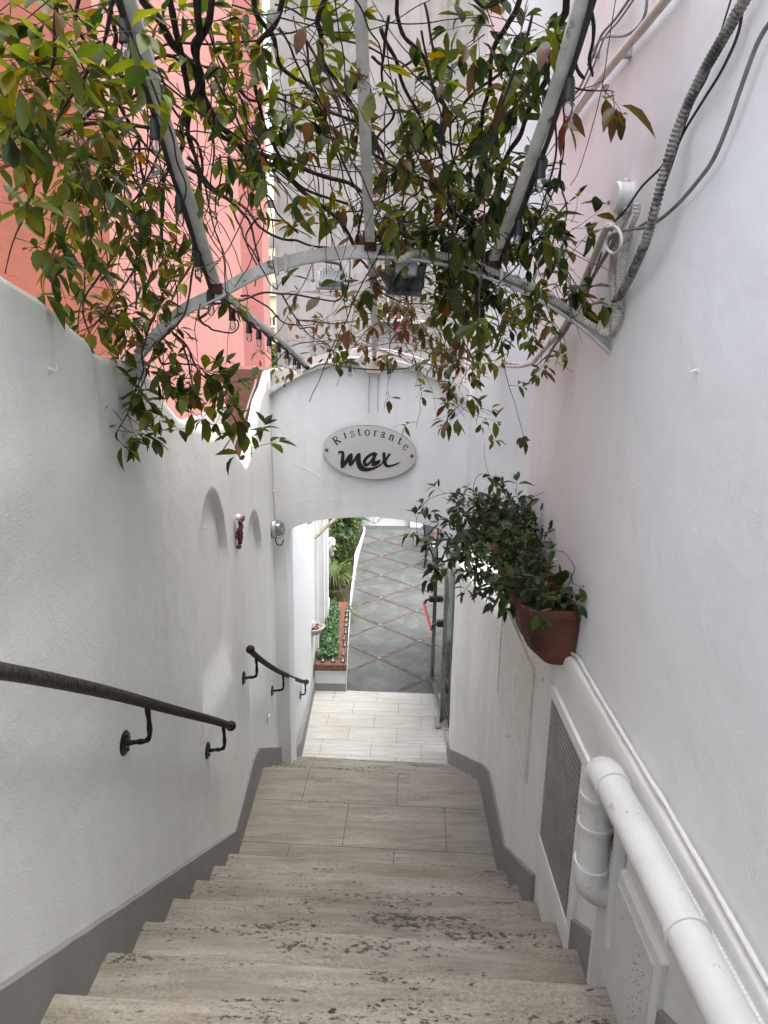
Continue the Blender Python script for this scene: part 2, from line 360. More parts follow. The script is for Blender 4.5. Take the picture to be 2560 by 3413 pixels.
def concrete():
    m,nt,b=mat('grey_courtyard_concrete'); v=coords(nt); n1=noise_(nt,v,2.6,8,.72,.5); n2=noise_(nt,v,14,6,.75)
    col=ramp(nt,n1,[(.3,(.050,.055,.051)),(.5,(.080,.087,.082)),(.7,(.135,.14,.132))]); col=mix(nt,math_(nt,'MULTIPLY',ramp(nt,n2,[(.45,0),(.7,1)]),.5),col,(.06,.066,.067))
    n3=noise_(nt,v,55,3); col=mix(nt,math_(nt,'MULTIPLY',ramp(nt,n3,[(.68,0),(.74,1)]),.6),col,(.24,.24,.23))
    nt.links.new(col,b.inputs['Base Color']); b.inputs['Roughness'].default_value=.6; bump(nt,b,n2,.2,.01); return m
M['concrete']=concrete()
M['inlay']=plain('red_brick_inlay',(.125,.085,.075),.8,0,.35,14,.2,dirt=(.10,.075,.07),dscale=9,dthr=.52)
M['turq']=plain('turquoise_tile',(.13,.25,.225),.4,0,.3,5,0)
M['pebble']=plain('pale_tile',(.5,.5,.5),.5,0,.1,5,0)
def brickm():
    m,nt,b=mat('red_brick_cap'); br=nt.nodes.new('ShaderNodeTexBrick'); br.inputs['Scale'].default_value=1; br.inputs['Brick Width'].default_value=.12; br.inputs['Row Height'].default_value=.03; br.inputs['Mortar Size'].default_value=.003
    br.inputs['Color1'].default_value=(.17,.062,.045,1); br.inputs['Color2'].default_value=(.12,.05,.04,1); br.inputs['Mortar'].default_value=(.22,.18,.16,1)
    v=coords(nt,(1,1,1),(PI/2,0,0)); nt.links.new(v,br.inputs['Vector']); nt.links.new(br.outputs['Color'],b.inputs['Base Color']); b.inputs['Roughness'].default_value=.8; return m
M['brick']=brickm()
M['earth']=plain('ground_earth',(.16,.14,.12),.95,0,.3,3,.2)
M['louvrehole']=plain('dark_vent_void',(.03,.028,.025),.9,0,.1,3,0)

# ================================================================ THE SETTING
g=MB(); g.add([(-400,-400,-.35),(400,-400,-.35),(400,400,-.35),(-400,400,-.35)],[(0,1,2,3)]); g.build('ground',M['earth'],kind='structure')
# stairs: rotated a touch against the passage
SK=-.06
RISE=.165; TR=.262
def ny(k): return 1.205+TR*(k)-SK*(-.70)     # nosing y at x=0 of step k (k=0 -> z 2.155)
def nz(k): return 2.155-RISE*k
def slab(mb,y0,y1,z,th,x0=-.74,x1=.64,bev=.006):
    # plate following the skew, a rounded nosing at its far edge
    NX=60; rows=[]
    prof=[(y0,z-th),(y0,z),(y1-.012,z),(y1-.003,z-.003),(y1,z-.011),(y1,z-th)]
    for i in range(NX+1):
        x=x0+(x1-x0)*i/NX; w=(noise.noise(V(x*9,z*7,1))*.0025+noise.noise(V(x*31,z*9,4))*.0015)
        rows.append([V(x,p[0]+SK*x+(w if j>1 else 0),p[1]+(w*.5 if j in(2,3) else 0)) for j,p in enumerate(prof)])
    mb.rings(rows,True)
def flight(ks,name,matn,y_start=None):
    mb=MB()
    for k in ks:
        y1=ny(k)+.018; y0=ny(k-1)-.01 if k!=ks[0] or y_start is None else y_start
        slab(mb,y0,y1,nz(k),.032)
    return mb
def treads(ks,name):
    mb=flight(ks,name,'step'); mb.build(name,M['step'],kind='structure',smooth=True)
def risers(ks,name):
    mb=MB()
    for k in ks:
        y=ny(k); z1=nz(k)-.033; z0=nz(k+1) if True else 0
        mb.prism([(-.74,y-.25+SK*-.74),(.64,y-.25+SK*.64),(.64,y+SK*.64),(-.74,y+SK*-.74)],'Z',z0-.4,z1)
    mb.build(name,M['landing2'],kind='structure')
M['landing2']=stone('travertine_riser',(.17,.155,.13),(.26,.245,.22),.3)
# upper landing behind and under the camera, upper flight k=0..6, landing, lower flight
mb=MB(); slab(mb,-2.6,ny(-1)+.018,nz(-1),.032); mb.build('upper_landing',M['step'],kind='structure',smooth=True)
mb=MB(); mb.box((-.05,-.9,nz(-1)-.25),(1.38,3.7,.43)); mb.build('upper_landing_base',M['landing2'],kind='structure')
treads(list(range(0,7)),'upper_stairs'); risers(list(range(0,7)),'upper_stair_risers')
LZ=nz(7)            # landing z = 1.0
LY1=ny(6)+.93
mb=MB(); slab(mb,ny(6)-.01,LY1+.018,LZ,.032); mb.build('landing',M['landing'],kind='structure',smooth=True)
mb=MB(); mb.prism([(-.74,ny(6)-.2+.05),(.64,ny(6)-.2-.04),(.64,LY1+SK*.64),(-.74,LY1-SK*.74)],'Z',.3,LZ-.033); mb.build('landing_base',M['landing2'],kind='structure')
mb=MB(); mr=MB()
for k in range(1,6):
    y1=LY1+.27*k; z=LZ-.1667*k; slab(mb,y1-.27-.01,y1+.018,z,.032)
    mr.prism([(-.74,y1-.25-SK*.74),(.64,y1-.25+SK*.64),(.64,y1+SK*.64),(-.74,y1-SK*.74)],'Z',z-.35,z-.033)
mb.build('lower_stairs',M['step'],kind='structure',smooth=True); mr.build('lower_stair_risers',M['landing2'],kind='structure')
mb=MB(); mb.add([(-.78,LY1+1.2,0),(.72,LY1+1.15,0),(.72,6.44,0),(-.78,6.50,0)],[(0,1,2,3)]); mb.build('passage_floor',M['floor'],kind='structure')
mb=MB(); mb.add([(-6,6.3,-.004),(9,6.3,-.004),(9,12.9,-.004),(-6,12.9,-.004)],[(0,1,2,3)]); mb.build('courtyard_floor',M['concrete'],kind='structure')
M['concrete2']=plaster('pale_slab_paving',(.24,.25,.25),(.17,.18,.18),.5,20,.2)
mb=MB(); mb.box((1.5,15.0,-.10),(16,4.1,.24)); mb.build('far_path',M['concrete2'],kind='structure')
mb=MB(); mb.add([(-.45,12.80,.0),(7,12.80,.0),(7,12.93,.0),(-.45,12.93,.0)],[(0,1,2,3)]); mb.build('drain_strip',plain('dark_gutter',(.07,.08,.08),.7,0,.2,20,.1),kind='structure')
# brick inlay lattice in the courtyard
PX,PY_=.986,.955; X0,Y0=-.025,7.25
inl=MB(); tq=MB(); w=.025
def clipseg(a,b,x0,x1,y0,y1):
    t0,t1=0,1; d=(b[0]-a[0],b[1]-a[1])
    for p,q in ((-d[0],a[0]-x0),(d[0],x1-a[0]),(-d[1],a[1]-y0),(d[1],y1-a[1])):
        if abs(p)<1e-9:
            if q<0: return None
        else:
            t=q/p
            if p<0: t0=max(t0,t)
            else: t1=min(t1,t)
    return None if t0>=t1 else ((a[0]+d[0]*t0,a[1]+d[1]*t0),(a[0]+d[0]*t1,a[1]+d[1]*t1))
for s_ in (1,-1):
    for k in range(-14,22):
        a=(X0-5*PX,Y0+k*PY_-5*PY_*s_); b=(X0+8*PX,Y0+k*PY_+8*PY_*s_)
        c=clipseg(a,b,-.40,4.5,6.49,12.45)
        if not c: continue
        (ax,ay),(bx,by)=c; L=math.hypot(bx-ax,by-ay); n_=max(1,int(L/.24)); nx,nyy=-(by-ay)/L*w,(bx-ax)/L*w
        dx,dy=(bx-ax)/n_,(by-ay)/n_; zz=0 if s_>0 else .001
        for i in range(n_):
            g_=.006/L; p=(ax+dx*(i+.015),ay+dy*(i+.015)); q=(ax+dx*(i+.985),ay+dy*(i+.985))
            inl.add([(p[0]-nx,p[1]-nyy,zz),(q[0]-nx,q[1]-nyy,zz),(q[0]+nx,q[1]+nyy,zz),(p[0]+nx,p[1]+nyy,zz)],[(0,1,2,3)])
for i in range(-1,9):
    for j in range(-3,13):
        x=X0+i*PX/2; y=Y0+(j+(.5 if i%2 else 0))*PY_
        if -.35<x<4.4 and 6.5<y<12.4: tq.add([(x-.028,y,.004),(x,y-.028,.004),(x+.028,y,.004),(x,y+.028,.004)],[(0,1,2,3)])
inl.build('courtyard_brick_inlay',M['inlay'],kind='structure'); tq.build('courtyard_tile_inlay',M['turq'],kind='structure')

# ---------------- left boundary wall (height field with two blind arches)
TOP=[(-2.6,3.95),(.6,3.9),(1.0,3.80),(1.383,3.689),(1.482,3.664),(1.6,3.615),(1.754,3.556),(1.9,3.535),(2.07,3.52),(2.17,3.48),(2.27,3.405),(2.44,3.318),(2.6,3.27),(2.75,3.228),(2.86,3.19),(2.93,3.178),(3.0,3.19),(3.07,3.208),(3.13,3.205),(3.22,3.165),(3.33,3.08),(3.45,2.995),(3.55,2.945),(3.61,2.925),(3.70,2.955),(3.82,3.03),(3.94,3.14),(4.07,3.24),(4.27,3.31),(4.42,3.39)]
def niche(y,z,yc,hw,za,zs,z0,z1,d):
    # depth of recess: full between zs and z0, fades from z0 down to z1
    u=abs(y-yc)/hw
    if u>=1: return 0
    ztop=zs+(za-zs)*math.sqrt(max(0,1-u*u))
    dep=d*sm(z1,z0,z)*sm(0,.04,ztop-z)*sm(1.0,.86,u)
    return dep
def wallx(y,z):
    b=.030*(1-sm(1.66,1.80,y))*sm(3.0,3.35,z)
    b+=.004*noise.noise(V(y*1.3,z*1.1,2))+.0025*noise.noise(V(y*4,z*3,7))
    n=niche(y,z,2.83,.285,2.965,2.45,2.2,1.92,.034)+niche(y,z,3.73,.265,2.64,2.22,1.8,1.35,.034)
    return -.742+b-n
ys=[]; y=-2.6
while y<4.40:
    ys.append(y); y+= .2 if y<.4 else .03 if y<2.45 else .010
ys.append(4.42)
bw=empty('boundary_wall',(-.83,2,0),'white plaster stair wall with a wavy scalloped top and two blind arches','wall')
mb=MB(); rings=[]; NR=230
for y in ys:
    t=interp(TOP,y)+.003*noise.noise(V(y*6,0,3)); col=[]
    zs_=[.0+(t-.018)*i/NR for i in range(NR+1)]
    for z in zs_: col.append(V(wallx(y,z),y,z))
    x=wallx(y,t); th_=interp([(2.9,.15),(3.3,.04),(5,.012)],y); col+= [V(x-.004,y,t-.006),V(x-.012,y,t),V(x-.012-th_,y,t),V(x-.024-th_,y,t-.008),V(x-.03-th_,y,t-.03),V(x-.03-th_,y,0)]
    rings.append(col)
mb.rings(rings,False,closed=False); mb.build('wall',M['wallL'],bw,smooth=True)
# skirting following the stairs
def skirt(x,top,bot,y0,y1,side,name,parent):
    mb=MB(); r=[]; N=int((y1-y0)/.02)
    for i in range(N+1):
        y=y0+(y1-y0)*i/N; t=interp(top,y)+.003*noise.noise(V(y*14,side,0)); b=bot(y)
        e=.013*side; r.append([V(x-.03*side,y,b),V(x+e,y,b),V(x+e,y,t-.004),V(x+e*.6,y,t),V(x-.03*side,y,t)])
    mb.rings(r,True); return mb.build(name,M['base'],parent)
BL=[(-2.6,2.6),(.6,2.60),(.85,2.50),(1.02,2.387),(2.95,1.165),(3.45,1.235),(3.62,1.2),(5.0,.30),(5.3,.17),(6.5,.14)]
skirt(-.738,BL,lambda y:-.02,-2.6,4.41,1,'skirting',bw)
# far part of the left wall: passage
pw=empty('passage_wall',(-.8,5.7,0),'bright white wall of the lower passage just past the archway','wall')
def pwx(y): return interp([(5.0,-.735),(5.4,-.715),(5.9,-.70),(6.6,-.712),(8.2,-.745)],y)
mb=MB(); rings=[]
for i in range(33):
    y=4.69+3.43*i/32; rings.append([V(pwx(y)+.004*noise.noise(V(y*2,z,5)),y,z) for z in [0,.3,.6,.9,1.2,1.5,1.8,2.1,2.4,2.7]]+[V(-1.0,y,2.7),V(-1.0,y,0)])
mb.rings(rings,False); mb.add([rings[-1][0],rings[-1][9],V(-1,8.12,2.7),V(-1,8.12,0)],[(0,1,2,3)]); mb.build('wall',M['court'],pw,smooth='all')
skirt(-.705,[(4.7,.50),(5,.30),(5.3,.17),(6.5,.15)],lambda y:-.02,4.70,6.46,1,'skirting',pw)
# niche frame / blind doorway on that wall beyond the planter
mb=MB()
for (y0,y1,z0,z1) in [(6.72,6.78,.33,2.05),(7.42,7.48,.33,2.05),(6.72,7.48,2.05,2.12)]:
    mb.box((-.70,(y0+y1)/2,(z0+z1)/2),(.045,y1-y0,z1-z0),bev=.006)
mb.build('door_surround',M['court'],pw)
mb=MB(); mb.box((-.712,7.10,1.2),(.03,.62,1.66)); mb.build('blind_door',plain('greyed_white_board',(.50,.51,.49),.6,0,.1,6,.05),pw)
mb=MB(); mb.box((-.69,7.62,1.1),(.09,.08,2.2),bev=.01); mb.build('pilaster',M['court'],pw)
# ---------------- arch wall
aw=empty('arch_wall',(-.1,4.7,0),'white plastered archway wall carrying the oval restaurant sign','archway')
def crv(pts,sub=6):
    return [(p.x,p.y) for p in smooth([V(a,b,0) for a,b in pts],sub)]
topc=crv([(-.80,3.17),(-.755,3.245),(-.692,3.32),(-.514,3.409),(-.337,3.461),(-.102,3.488),(.133,3.448),(.342,3.365),(.525,3.236),(.60,3.16)])
opn=crv([(-.655,2.27),(-.62,2.345),(-.53,2.385),(-.402,2.415),(-.24,2.43),(-.091,2.436),(.07,2.425),(.22,2.403),(.37,2.365),(.505,2.30),(.60,2.225),(.66,2.17)])
poly=[(-.80,0)]+topc+[(.68,3.10),(.68,2.17)]+opn[::-1]+[(-.655,0)]
mb=MB(); mb.prism(poly,'Y',4.42,4.70); mb.build('wall',M['arch'],aw)
mb=MB(); tp=[(a,b+.035) for a,b in crv([(-.99,3.28),(-.85,3.335),(-.692,3.36),(-.514,3.43),(-.337,3.475),(-.102,3.50),(.133,3.465),(.342,3.39),(.525,3.26),(.60,3.20)])]
mb.prism([(-1.0,3.0)]+tp+[(.62,3.0)],'Y',4.54,5.05); mb.build('vault_top',M['archtop'],aw)
# hairline ridge scars of the old plaster edge above the opening
mb=MB(); pts=[pY(x,y,4.4205) for x,y in [(607,1095),(640,1084),(680,1075),(720,1078),(770,1082),(820,1090),(880,1097),(950,1103)]]
mb.tube(smooth(pts,6),.0022,5); pts=[pY(x,y,4.419) for x,y in [(630,1000),(665,1015),(690,1030),(715,1060)]]; mb.tube(smooth(pts,6),.002,5)
mb.build('plaster_ridge',M['arch'],aw)
# rust-red wall past the white wall
rw=empty('red_terrace_wall',(-1.1,4.5,0),'rust red weathered terrace wall with a white cable seen past the white scalloped wall','wall')
mb=MB(); edge=[(-.775,3.39),(-.80,3.33),(-.795,3.25),(-.83,3.15),(-.825,3.05),(-.87,2.95),(-.88,2.85),(-.92,2.76),(-.93,2.4)]
mb.prism([(-1.05,0),(-1.05,3.395)]+[(a,b) for a,b in edge]+[(-.93,0)],'Y',4.50,4.9); mb.build('wall',M['red'],rw)
mb=MB(); e2=[(a+.002,b) for a,b in edge]; e3=[(a+.016+.010*R_.random(),b) for a,b in edge][::-1]
mb.prism(e2+e3,'Y',4.495,4.8); mb.build('chipped_edge',M['cream'],rw)
mb=MB(); mb.tube(smooth([pY(x,y,4.49) for x,y in [(549,790),(553,815),(550,835),(541,860),(530,895),(518,930),(505,965),(500,1000)]],6),.007,7); mb.build('cable',M['wcable'],rw,smooth=True)
mb=MB(); mb.prism([(-.795,2.2),(-.80,3.0),(-.79,3.12),(-.765,3.245),(-.76,2.2)],'Y',4.43,4.49); mb.build('return',M['arch'],rw)
wp=empty('white_coping',(-1.3,4.6,0),'bright white sloping coping below the pink facade','wall')
mb=MB(); mb.prism([(-2.6,2.0),(-2.6,2.62),(-1.42,3.02),(-1.05,3.15),(-1.05,2.0)],'Y',4.6,5.2); mb.build('wall',M['cream'],wp)
mb=MB(); mb.prism([(-1.95,2.2),(-1.75,2.84),(-1.32,3.02),(-1.06,2.99),(-1.06,2.2)],'Y',4.3,4.58); mb.build('terrace_block',M['red'],wp)
# ---------------- right side: tall building wall, corner block, low service wall
rb=empty('building_wall',(.7,2,0),'tall pale pinkish white wall of the building on the right of the stairs','building')
def rwx(y,z):
    x=interp([(-2.6,.632),(1.6,.634),(2.3,.65),(3.1,.695),(3.7,.77),(4.15,.865)],y)
    return x+.02*max(0,z-2.9)*sm(2.5,4.15,y)+.006*noise.noise(V(y*.9,z*.8,9))+.003*noise.noise(V(y*3,z*2.2,3))
rings=[]; y=-2.6; yl=[]
while y<4.14: yl.append(y); y+=.06
yl.append(4.2)
for y in yl: rings.append([V(rwx(y,z),y,z) for z in [1.5+5.0*(i/110)**1.3 for i in range(111)]])
mb=MB(); mb.rings(rings,False,closed=False)
mb.build('wall',M['wallR'],rb,smooth='all')
bl=MB(); rings=[]
zl=[2.22+4.3*i/60 for i in range(61)]
rings=[]
for z in zl:
    l=.537+.030*max(0,z-2.86)+.10*sm(2.5,2.22,z)
    rings.append([V(rwx(4.16,z)+.05,4.15,z)]+[V(lerp(l+.012,rwx(4.16,z),1-q/8)+.0,4.15+.003*noise.noise(V(q*1.3,z*2,1)),z) for q in range(9)]+[V(l+.003,4.153,z),V(l,4.162,z)]+[V(l,4.3,z),V(l,4.6,z),V(l,4.95,z),V(1.4,4.95,z)])
mb=MB(); mb.rings(rings,False,closed=False); mb.build('corner_pier',M['arch'],rb,smooth=True)
sv=empty('service_wall',(.64,2,0),'low white wall right of the steps with the louvred vents and sloping ledge','wall')
STOP=[(-2.6,2.60),(.8,2.60),(1.3,2.61),(2.0,2.60),(2.3,2.52),(3.26,2.19),(4.15,2.02),(4.92,1.90),(6.0,1.72)]
SX=[(-2.6,.612),(3.5,.614),(4.3,.612),(5.0,.605),(5.4,.61)]
def sx(y): return interp(SX,y)
rings=[]
NS=260
for i in range(NS+1):
    y=-2.6+8.0*i/NS; t=interp(STOP,y)+.003*noise.noise(V(y*7,1,1)); x=sx(y)
    col=[V(x+.003*noise.noise(V(y*2,z*2,0)),y,z) for z in [0+(t-.012)*k/50 for k in range(51)]]
    col+=[V(x+.003,y,t-.003),V(x+.010,y,t+.003),V(x+.03,y,t+.012),V(1.3,y,t+.10)]
    rings.append(col)
mb=MB(); mb.rings(rings,False,closed=False)
wl=mb.build('wall',M['wallS'],sv,smooth=True)
mb=MB(); pts=[]
for i in range(120):
    y=-1+3.2*i/119; pts.append(V(rwx(y,2.62)-.012,y,interp(STOP,y)+.018+.004*noise.noise(V(y*9,0,0))))
mb.tube(pts,[.006+.002*noise.noise(V(i*.4,0,0)) for i in range(120)],6); mb.build('ledge_fillet',M['cream'],sv,smooth='all')
BR=[(-2.6,2.6),(.7,2.55),(1.1,2.25),(1.38,2.08),(1.62,1.95),(1.73,1.87),(1.97,1.735),(2.79,1.24),(3.31,1.275),(3.5,1.19),(5.26,.14),(5.4,.13)]
def _sk(y0,y1):
    mb=MB(); r=[]; N=int((y1-y0)/.02)
    for i in range(N+1):
        y=y0+(y1-y0)*i/N; t=interp(BR,y)+.003*noise.noise(V(y*14,3,0)); x=sx(y)
        r.append([V(x+.03,y,-.02),V(x-.013,y,-.02),V(x-.013,y,t-.004),V(x-.008,y,t),V(x+.03,y,t)])
    mb.rings(r,True); return mb
_sk(-2.6,1.74).build('skirting',M['base'],sv); _sk(2.23,5.4).build('skirting',M['base'],sv)
# louvre vents in that wall
def louvre(y0,y1,z0,z1,fw,mf,ms,n,name,label,pan=None,fd=.016,tilt=.12,dark=True,sw=.72,bm_=None):
    yc,zc=(y0+y1)/2,(z0+z1)/2; x=sx(yc)
    o=MB()
    for (a,b,c,d) in [(y0,y1,z0,z0+fw),(y0,y1,z1-fw,z1),(y0,y0+fw,z0+fw,z1-fw),(y1-fw,y1,z0+fw,z1-fw)]:
        o.box((x-fd/2+.004,(a+b)/2,(c+d)/2),(fd,b-a,d-c),bev=.002)
    fr=o.build(name,mf,sv,label=label)
    s=MB(); h=(z1-z0-2*fw)/n
    for i in range(n):
        z=z0+fw+h*(i+.5); s.box((x-.0072,yc,z),(.0025,y1-y0-2*fw-.004,h*sw),rot=Matrix.Rotation(tilt,3,'Y'))
    s.build('louvre_slats',ms,fr)
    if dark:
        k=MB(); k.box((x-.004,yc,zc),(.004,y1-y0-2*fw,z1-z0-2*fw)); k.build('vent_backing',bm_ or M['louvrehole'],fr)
    return fr
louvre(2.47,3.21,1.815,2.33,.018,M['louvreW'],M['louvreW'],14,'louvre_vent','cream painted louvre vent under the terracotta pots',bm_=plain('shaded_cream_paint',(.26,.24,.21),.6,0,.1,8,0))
louvre(1.795,2.185,1.80,2.375,.014,M['louvreG'],M['louvreG'],25,'louvre_vent','grey metal louvre vent with fine horizontal blades',fd=.012,tilt=.12,sw=.6)
o=MB(); x=sx(2)   # white raised surround of the grey vent
for (a,b,c,d) in [(1.735,2.235,1.70,1.797),(1.735,2.235,2.378,2.42),(1.735,1.792,1.797,2.378),(2.188,2.235,1.797,2.378)]:
    o.box((x-.003,(a+b)/2,(c+d)/2),(.016,b-a-.002,d-c-.001),bev=.003)
o.build('vent_surround',M['wallS'],sv)
# white boxed hatch with tiny holes
o=MB(); o.box((x-.006,1.35,2.09),(.024,.40,.50),bev=.004); hp=o.build('access_panel',M['wallS'],sv,label='white painted access panel with pin holes')
o=MB(); o.box((x-.0195,1.35,2.09),(.005,.34,.43),bev=.002); o.build('panel_face',M['pipe'],hp)
o=MB()
for i in range(5):
    for j in range(13):
        if R_.random()<.55: o.ball((x-.0225,1.21+.014*i+R_.uniform(-.004,.004),2.00+.022*j+R_.uniform(-.006,.006)),.0014,5)
o.build('vent_holes',M['black'],hp)
# passage right wall beyond the service wall, bright
pr=empty('passage_side_wall',(.75,6,0),'white wall strip behind the folded glass door panels','wall')
mb=MB(); mb.box((.80,5.83,1.3),(.22,.86,2.6)); mb.box((.95,7.0,1.3),(.2,1.5,2.6)); mb.build('wall',M['court'],pr)

# ---------------- background buildings
pb=empty('pink_building',(-2.5,7,0),'pink and orange plastered building rising beyond the white stair wall','building')
def quadwall(mb,a,b,z0,z1,th=.12):
    a=Vector(a); b=Vector(b); d=(b-a).normalized(); n=V(-d.y,d.x,0)*th
    mb.prism([(a.x,a.y),(b.x,b.y),(b.x+n.x,b.y+n.y),(a.x+n.x,a.y+n.y)],'Z',z0,z1)
mb=MB(); quadwall(mb,(-3.9,1.5,0),(-2.30,6.0,0),0,9.6); mb.build('orange_wall',M['orange'],pb)
mb=MB(); quadwall(mb,(-2.30,6.0,0),(-2.04,10.0,0),0,9.6); mb.build('pink_wall',M['pink'],pb)
mb=MB(); quadwall(mb,(-2.04,10.0,0),(-1.80,10.35,0),0,9.3); mb.build('shaded_pink_face',M['shaded_pink'],pb)  # angled strip of the pink facade, its shade painted as a darker tone
mb=MB(); quadwall(mb,(-1.80,10.35,0),(-1.80,10.9,0),0,9.3); mb.build('pink_wall',M['pink'],pb)
mb=MB(); 
for i in range(22): mb.box((-2.93,4.35,5.95+.055*i),(.03,.42,.05),rot=-.34)
sh=mb.build('window_shutter',M['shutter'],pb)
rbk=empty('rear_building',(0,16,0),'tall stained pale grey building closing the view behind the arch','building')
mb=MB()
wa=pY(835,455,16); wb=pY(905,690,16)
x0w,x1w,z0w,z1w=wa.x,wa.x+.62,wb.z,wa.z
mb.prism([(-2.50,0),(-2.50,11.2),(8,11.2),(8,0)],'Y',16.0,16.6,holes=[[(x0w,z0w),(x1w,z0w),(x1w,z1w),(x0w,z1w)]]); mb.build('wall',M['rear'],rbk)
mb=MB(); mb.prism([(x0w,z0w),(x1w,z0w),(x1w,z1w),(x0w,z1w)],'Y',16.25,16.35); wn=mb.build('window',M['curtain'],rbk)
mb=MB()
for i in range(4): mb.box((x0w+.06+.165*i,16.16,(z0w+z1w)/2),(.04,.04,z1w-z0w))
for z in (z0w+.3,z0w+1.2): mb.box(((x0w+x1w)/2,16.19,z),(.62,.03,.03))
mb.build('window_bars',M['white_metal'],wn)
mb=MB(); mb.box((x0w+.36,15.88,z0w-.06),(1.05,.3,.08),bev=.01); mb.build('window_sill',M['archtop'],wn)
mb=MB(); mb.box((x0w+.25,16.20,z0w+.12),(.38,.08,.22)); mb.build('flower_box',M['terra'],wn)
mb=MB(); 
for x,y0,y1 in [(640,405,425)]: pass
mb.tube(smooth([pY(x,y,15.97) for x,y in [(700,352),(760,356),(820,362),(880,360),(940,357),(1000,350)]],6),.018,5); mb.build('wall_cables',M['gcable'],rbk)
yb=empty('yellow_building',(-5.6,30,0),'distant pale yellow apartment house glimpsed between the pink and grey buildings','building')
mb=MB(); a=pY(570,478,30); b=pY(600,478,30)
mb.box((-5.0,32,a.z/2),(4.5,4,a.z)); mb.ball((-4.92,30.2,a.z),.6,12,(1,.4,.9)); mb.build('wall',M['yellow'],yb)
def farwin(x0,y0,x1,y1,par,m):
    p=pY(x0,y0,29.99); q=pY(x1,y1,29.99); mb=MB(); mb.box(((p.x+q.x)/2,29.97,(p.z+q.z)/2),(q.x-p.x,.06,p.z-q.z)); w_=mb.build('window',m,par)
    mb=MB(); mb.box(((p.x+q.x)/2,29.92,(p.z+q.z)/2),(.05,.05,p.z-q.z)); mb.box(((p.x+q.x)/2,29.92,q.z),((q.x-p.x)*1.3,.12,.08)); mb.build('frame',M['cream'],w_)
farwin(580,552,595,575,yb,M['curtain']); farwin(578,610,596,637,yb,M['curtain']); farwin(582,686,594,705,yb,M['darkroom'])
mb=MB(); p=pY(587,516,29.97); mb.prism([(p.x-.14,p.z-.3),(p.x-.14,p.z),(p.x-.07,p.z+.16),(p.x,p.z+.2),(p.x+.07,p.z+.16),(p.x+.14,p.z),(p.x+.14,p.z-.3)],'Y',29.93,30.1); mb.build('arched_window',M['curtain'],yb)
bb=empty('blue_building',(-7,40,0),'far pale blue white block above the yellow house','building')
a=pY(560,405,40); mb=MB(); mb.box((-7.0,42,a.z/2),(6,4,a.z)); mb.build('wall',M['paleblue'],bb)
mb=MB(); p=pY(570,455,39.9); mb.box((p.x+.3,39.95,p.z),(.5,.15,1.1)); mb.build('window',M['darkroom'],bb)
uh=empty('unseen_shade_wall',(0,-1.6,2.3),'added white wall with a doorway, unseen behind the camera, shading the near stairs','building')  # added out of view behind the camera to darken the near stairs
mb=MB(); mb.prism([(-2.2,2.3),(-2.2,4.9),(2.0,4.9),(2.0,2.3),(.45,2.3),(.45,4.3),(-.5,4.3),(-.5,2.3)],'Y',-2.0,-1.6); mb.build('wall',M['wallS'],uh)
mb=MB(); mb.box((-.025,-1.85,3.3),(.95,.05,2.0)); mb.build('door',M['shutter'],uh)  # fills the opening of the added wall, also out of view
# ================================================================ FOLIAGE TOOLS
def leaf(mb,p,d,up,L,W=.40,fold=.22,curl=.25):
    d=d.normalized(); s=d.cross(up)
    if s.length<1e-4: s=d.orthogonal()
    s.normalize(); n=s.cross(d).normalized()
    pr=[(0,0),(.22,.62),(.5,1),(.78,.66),(1,0)]
    mid=[p+d*L*t-n*(curl*L*t*t) for t,_ in pr]
    vs=list(mid); hw=W*L/2
    for t,w in pr[1:4]:
        c=p+d*L*t-n*(curl*L*t*t); vs.append(c+s*hw*w+n*fold*hw*w); vs.append(c-s*hw*w+n*fold*hw*w)
    # 0..4 mid ; 5,6 ; 7,8 ; 9,10
    mb.add(vs,[(0,5,1),(0,1,6),(1,5,7,2),(1,2,8,6),(2,7,9,3),(2,3,10,8),(3,9,4),(3,4,10)])
def rvec(r=R_): 
    while True:
        v=V(r.uniform(-1,1),r.uniform(-1,1),r.uniform(-1,1))
        if .05<v.length<1: return v.normalized()
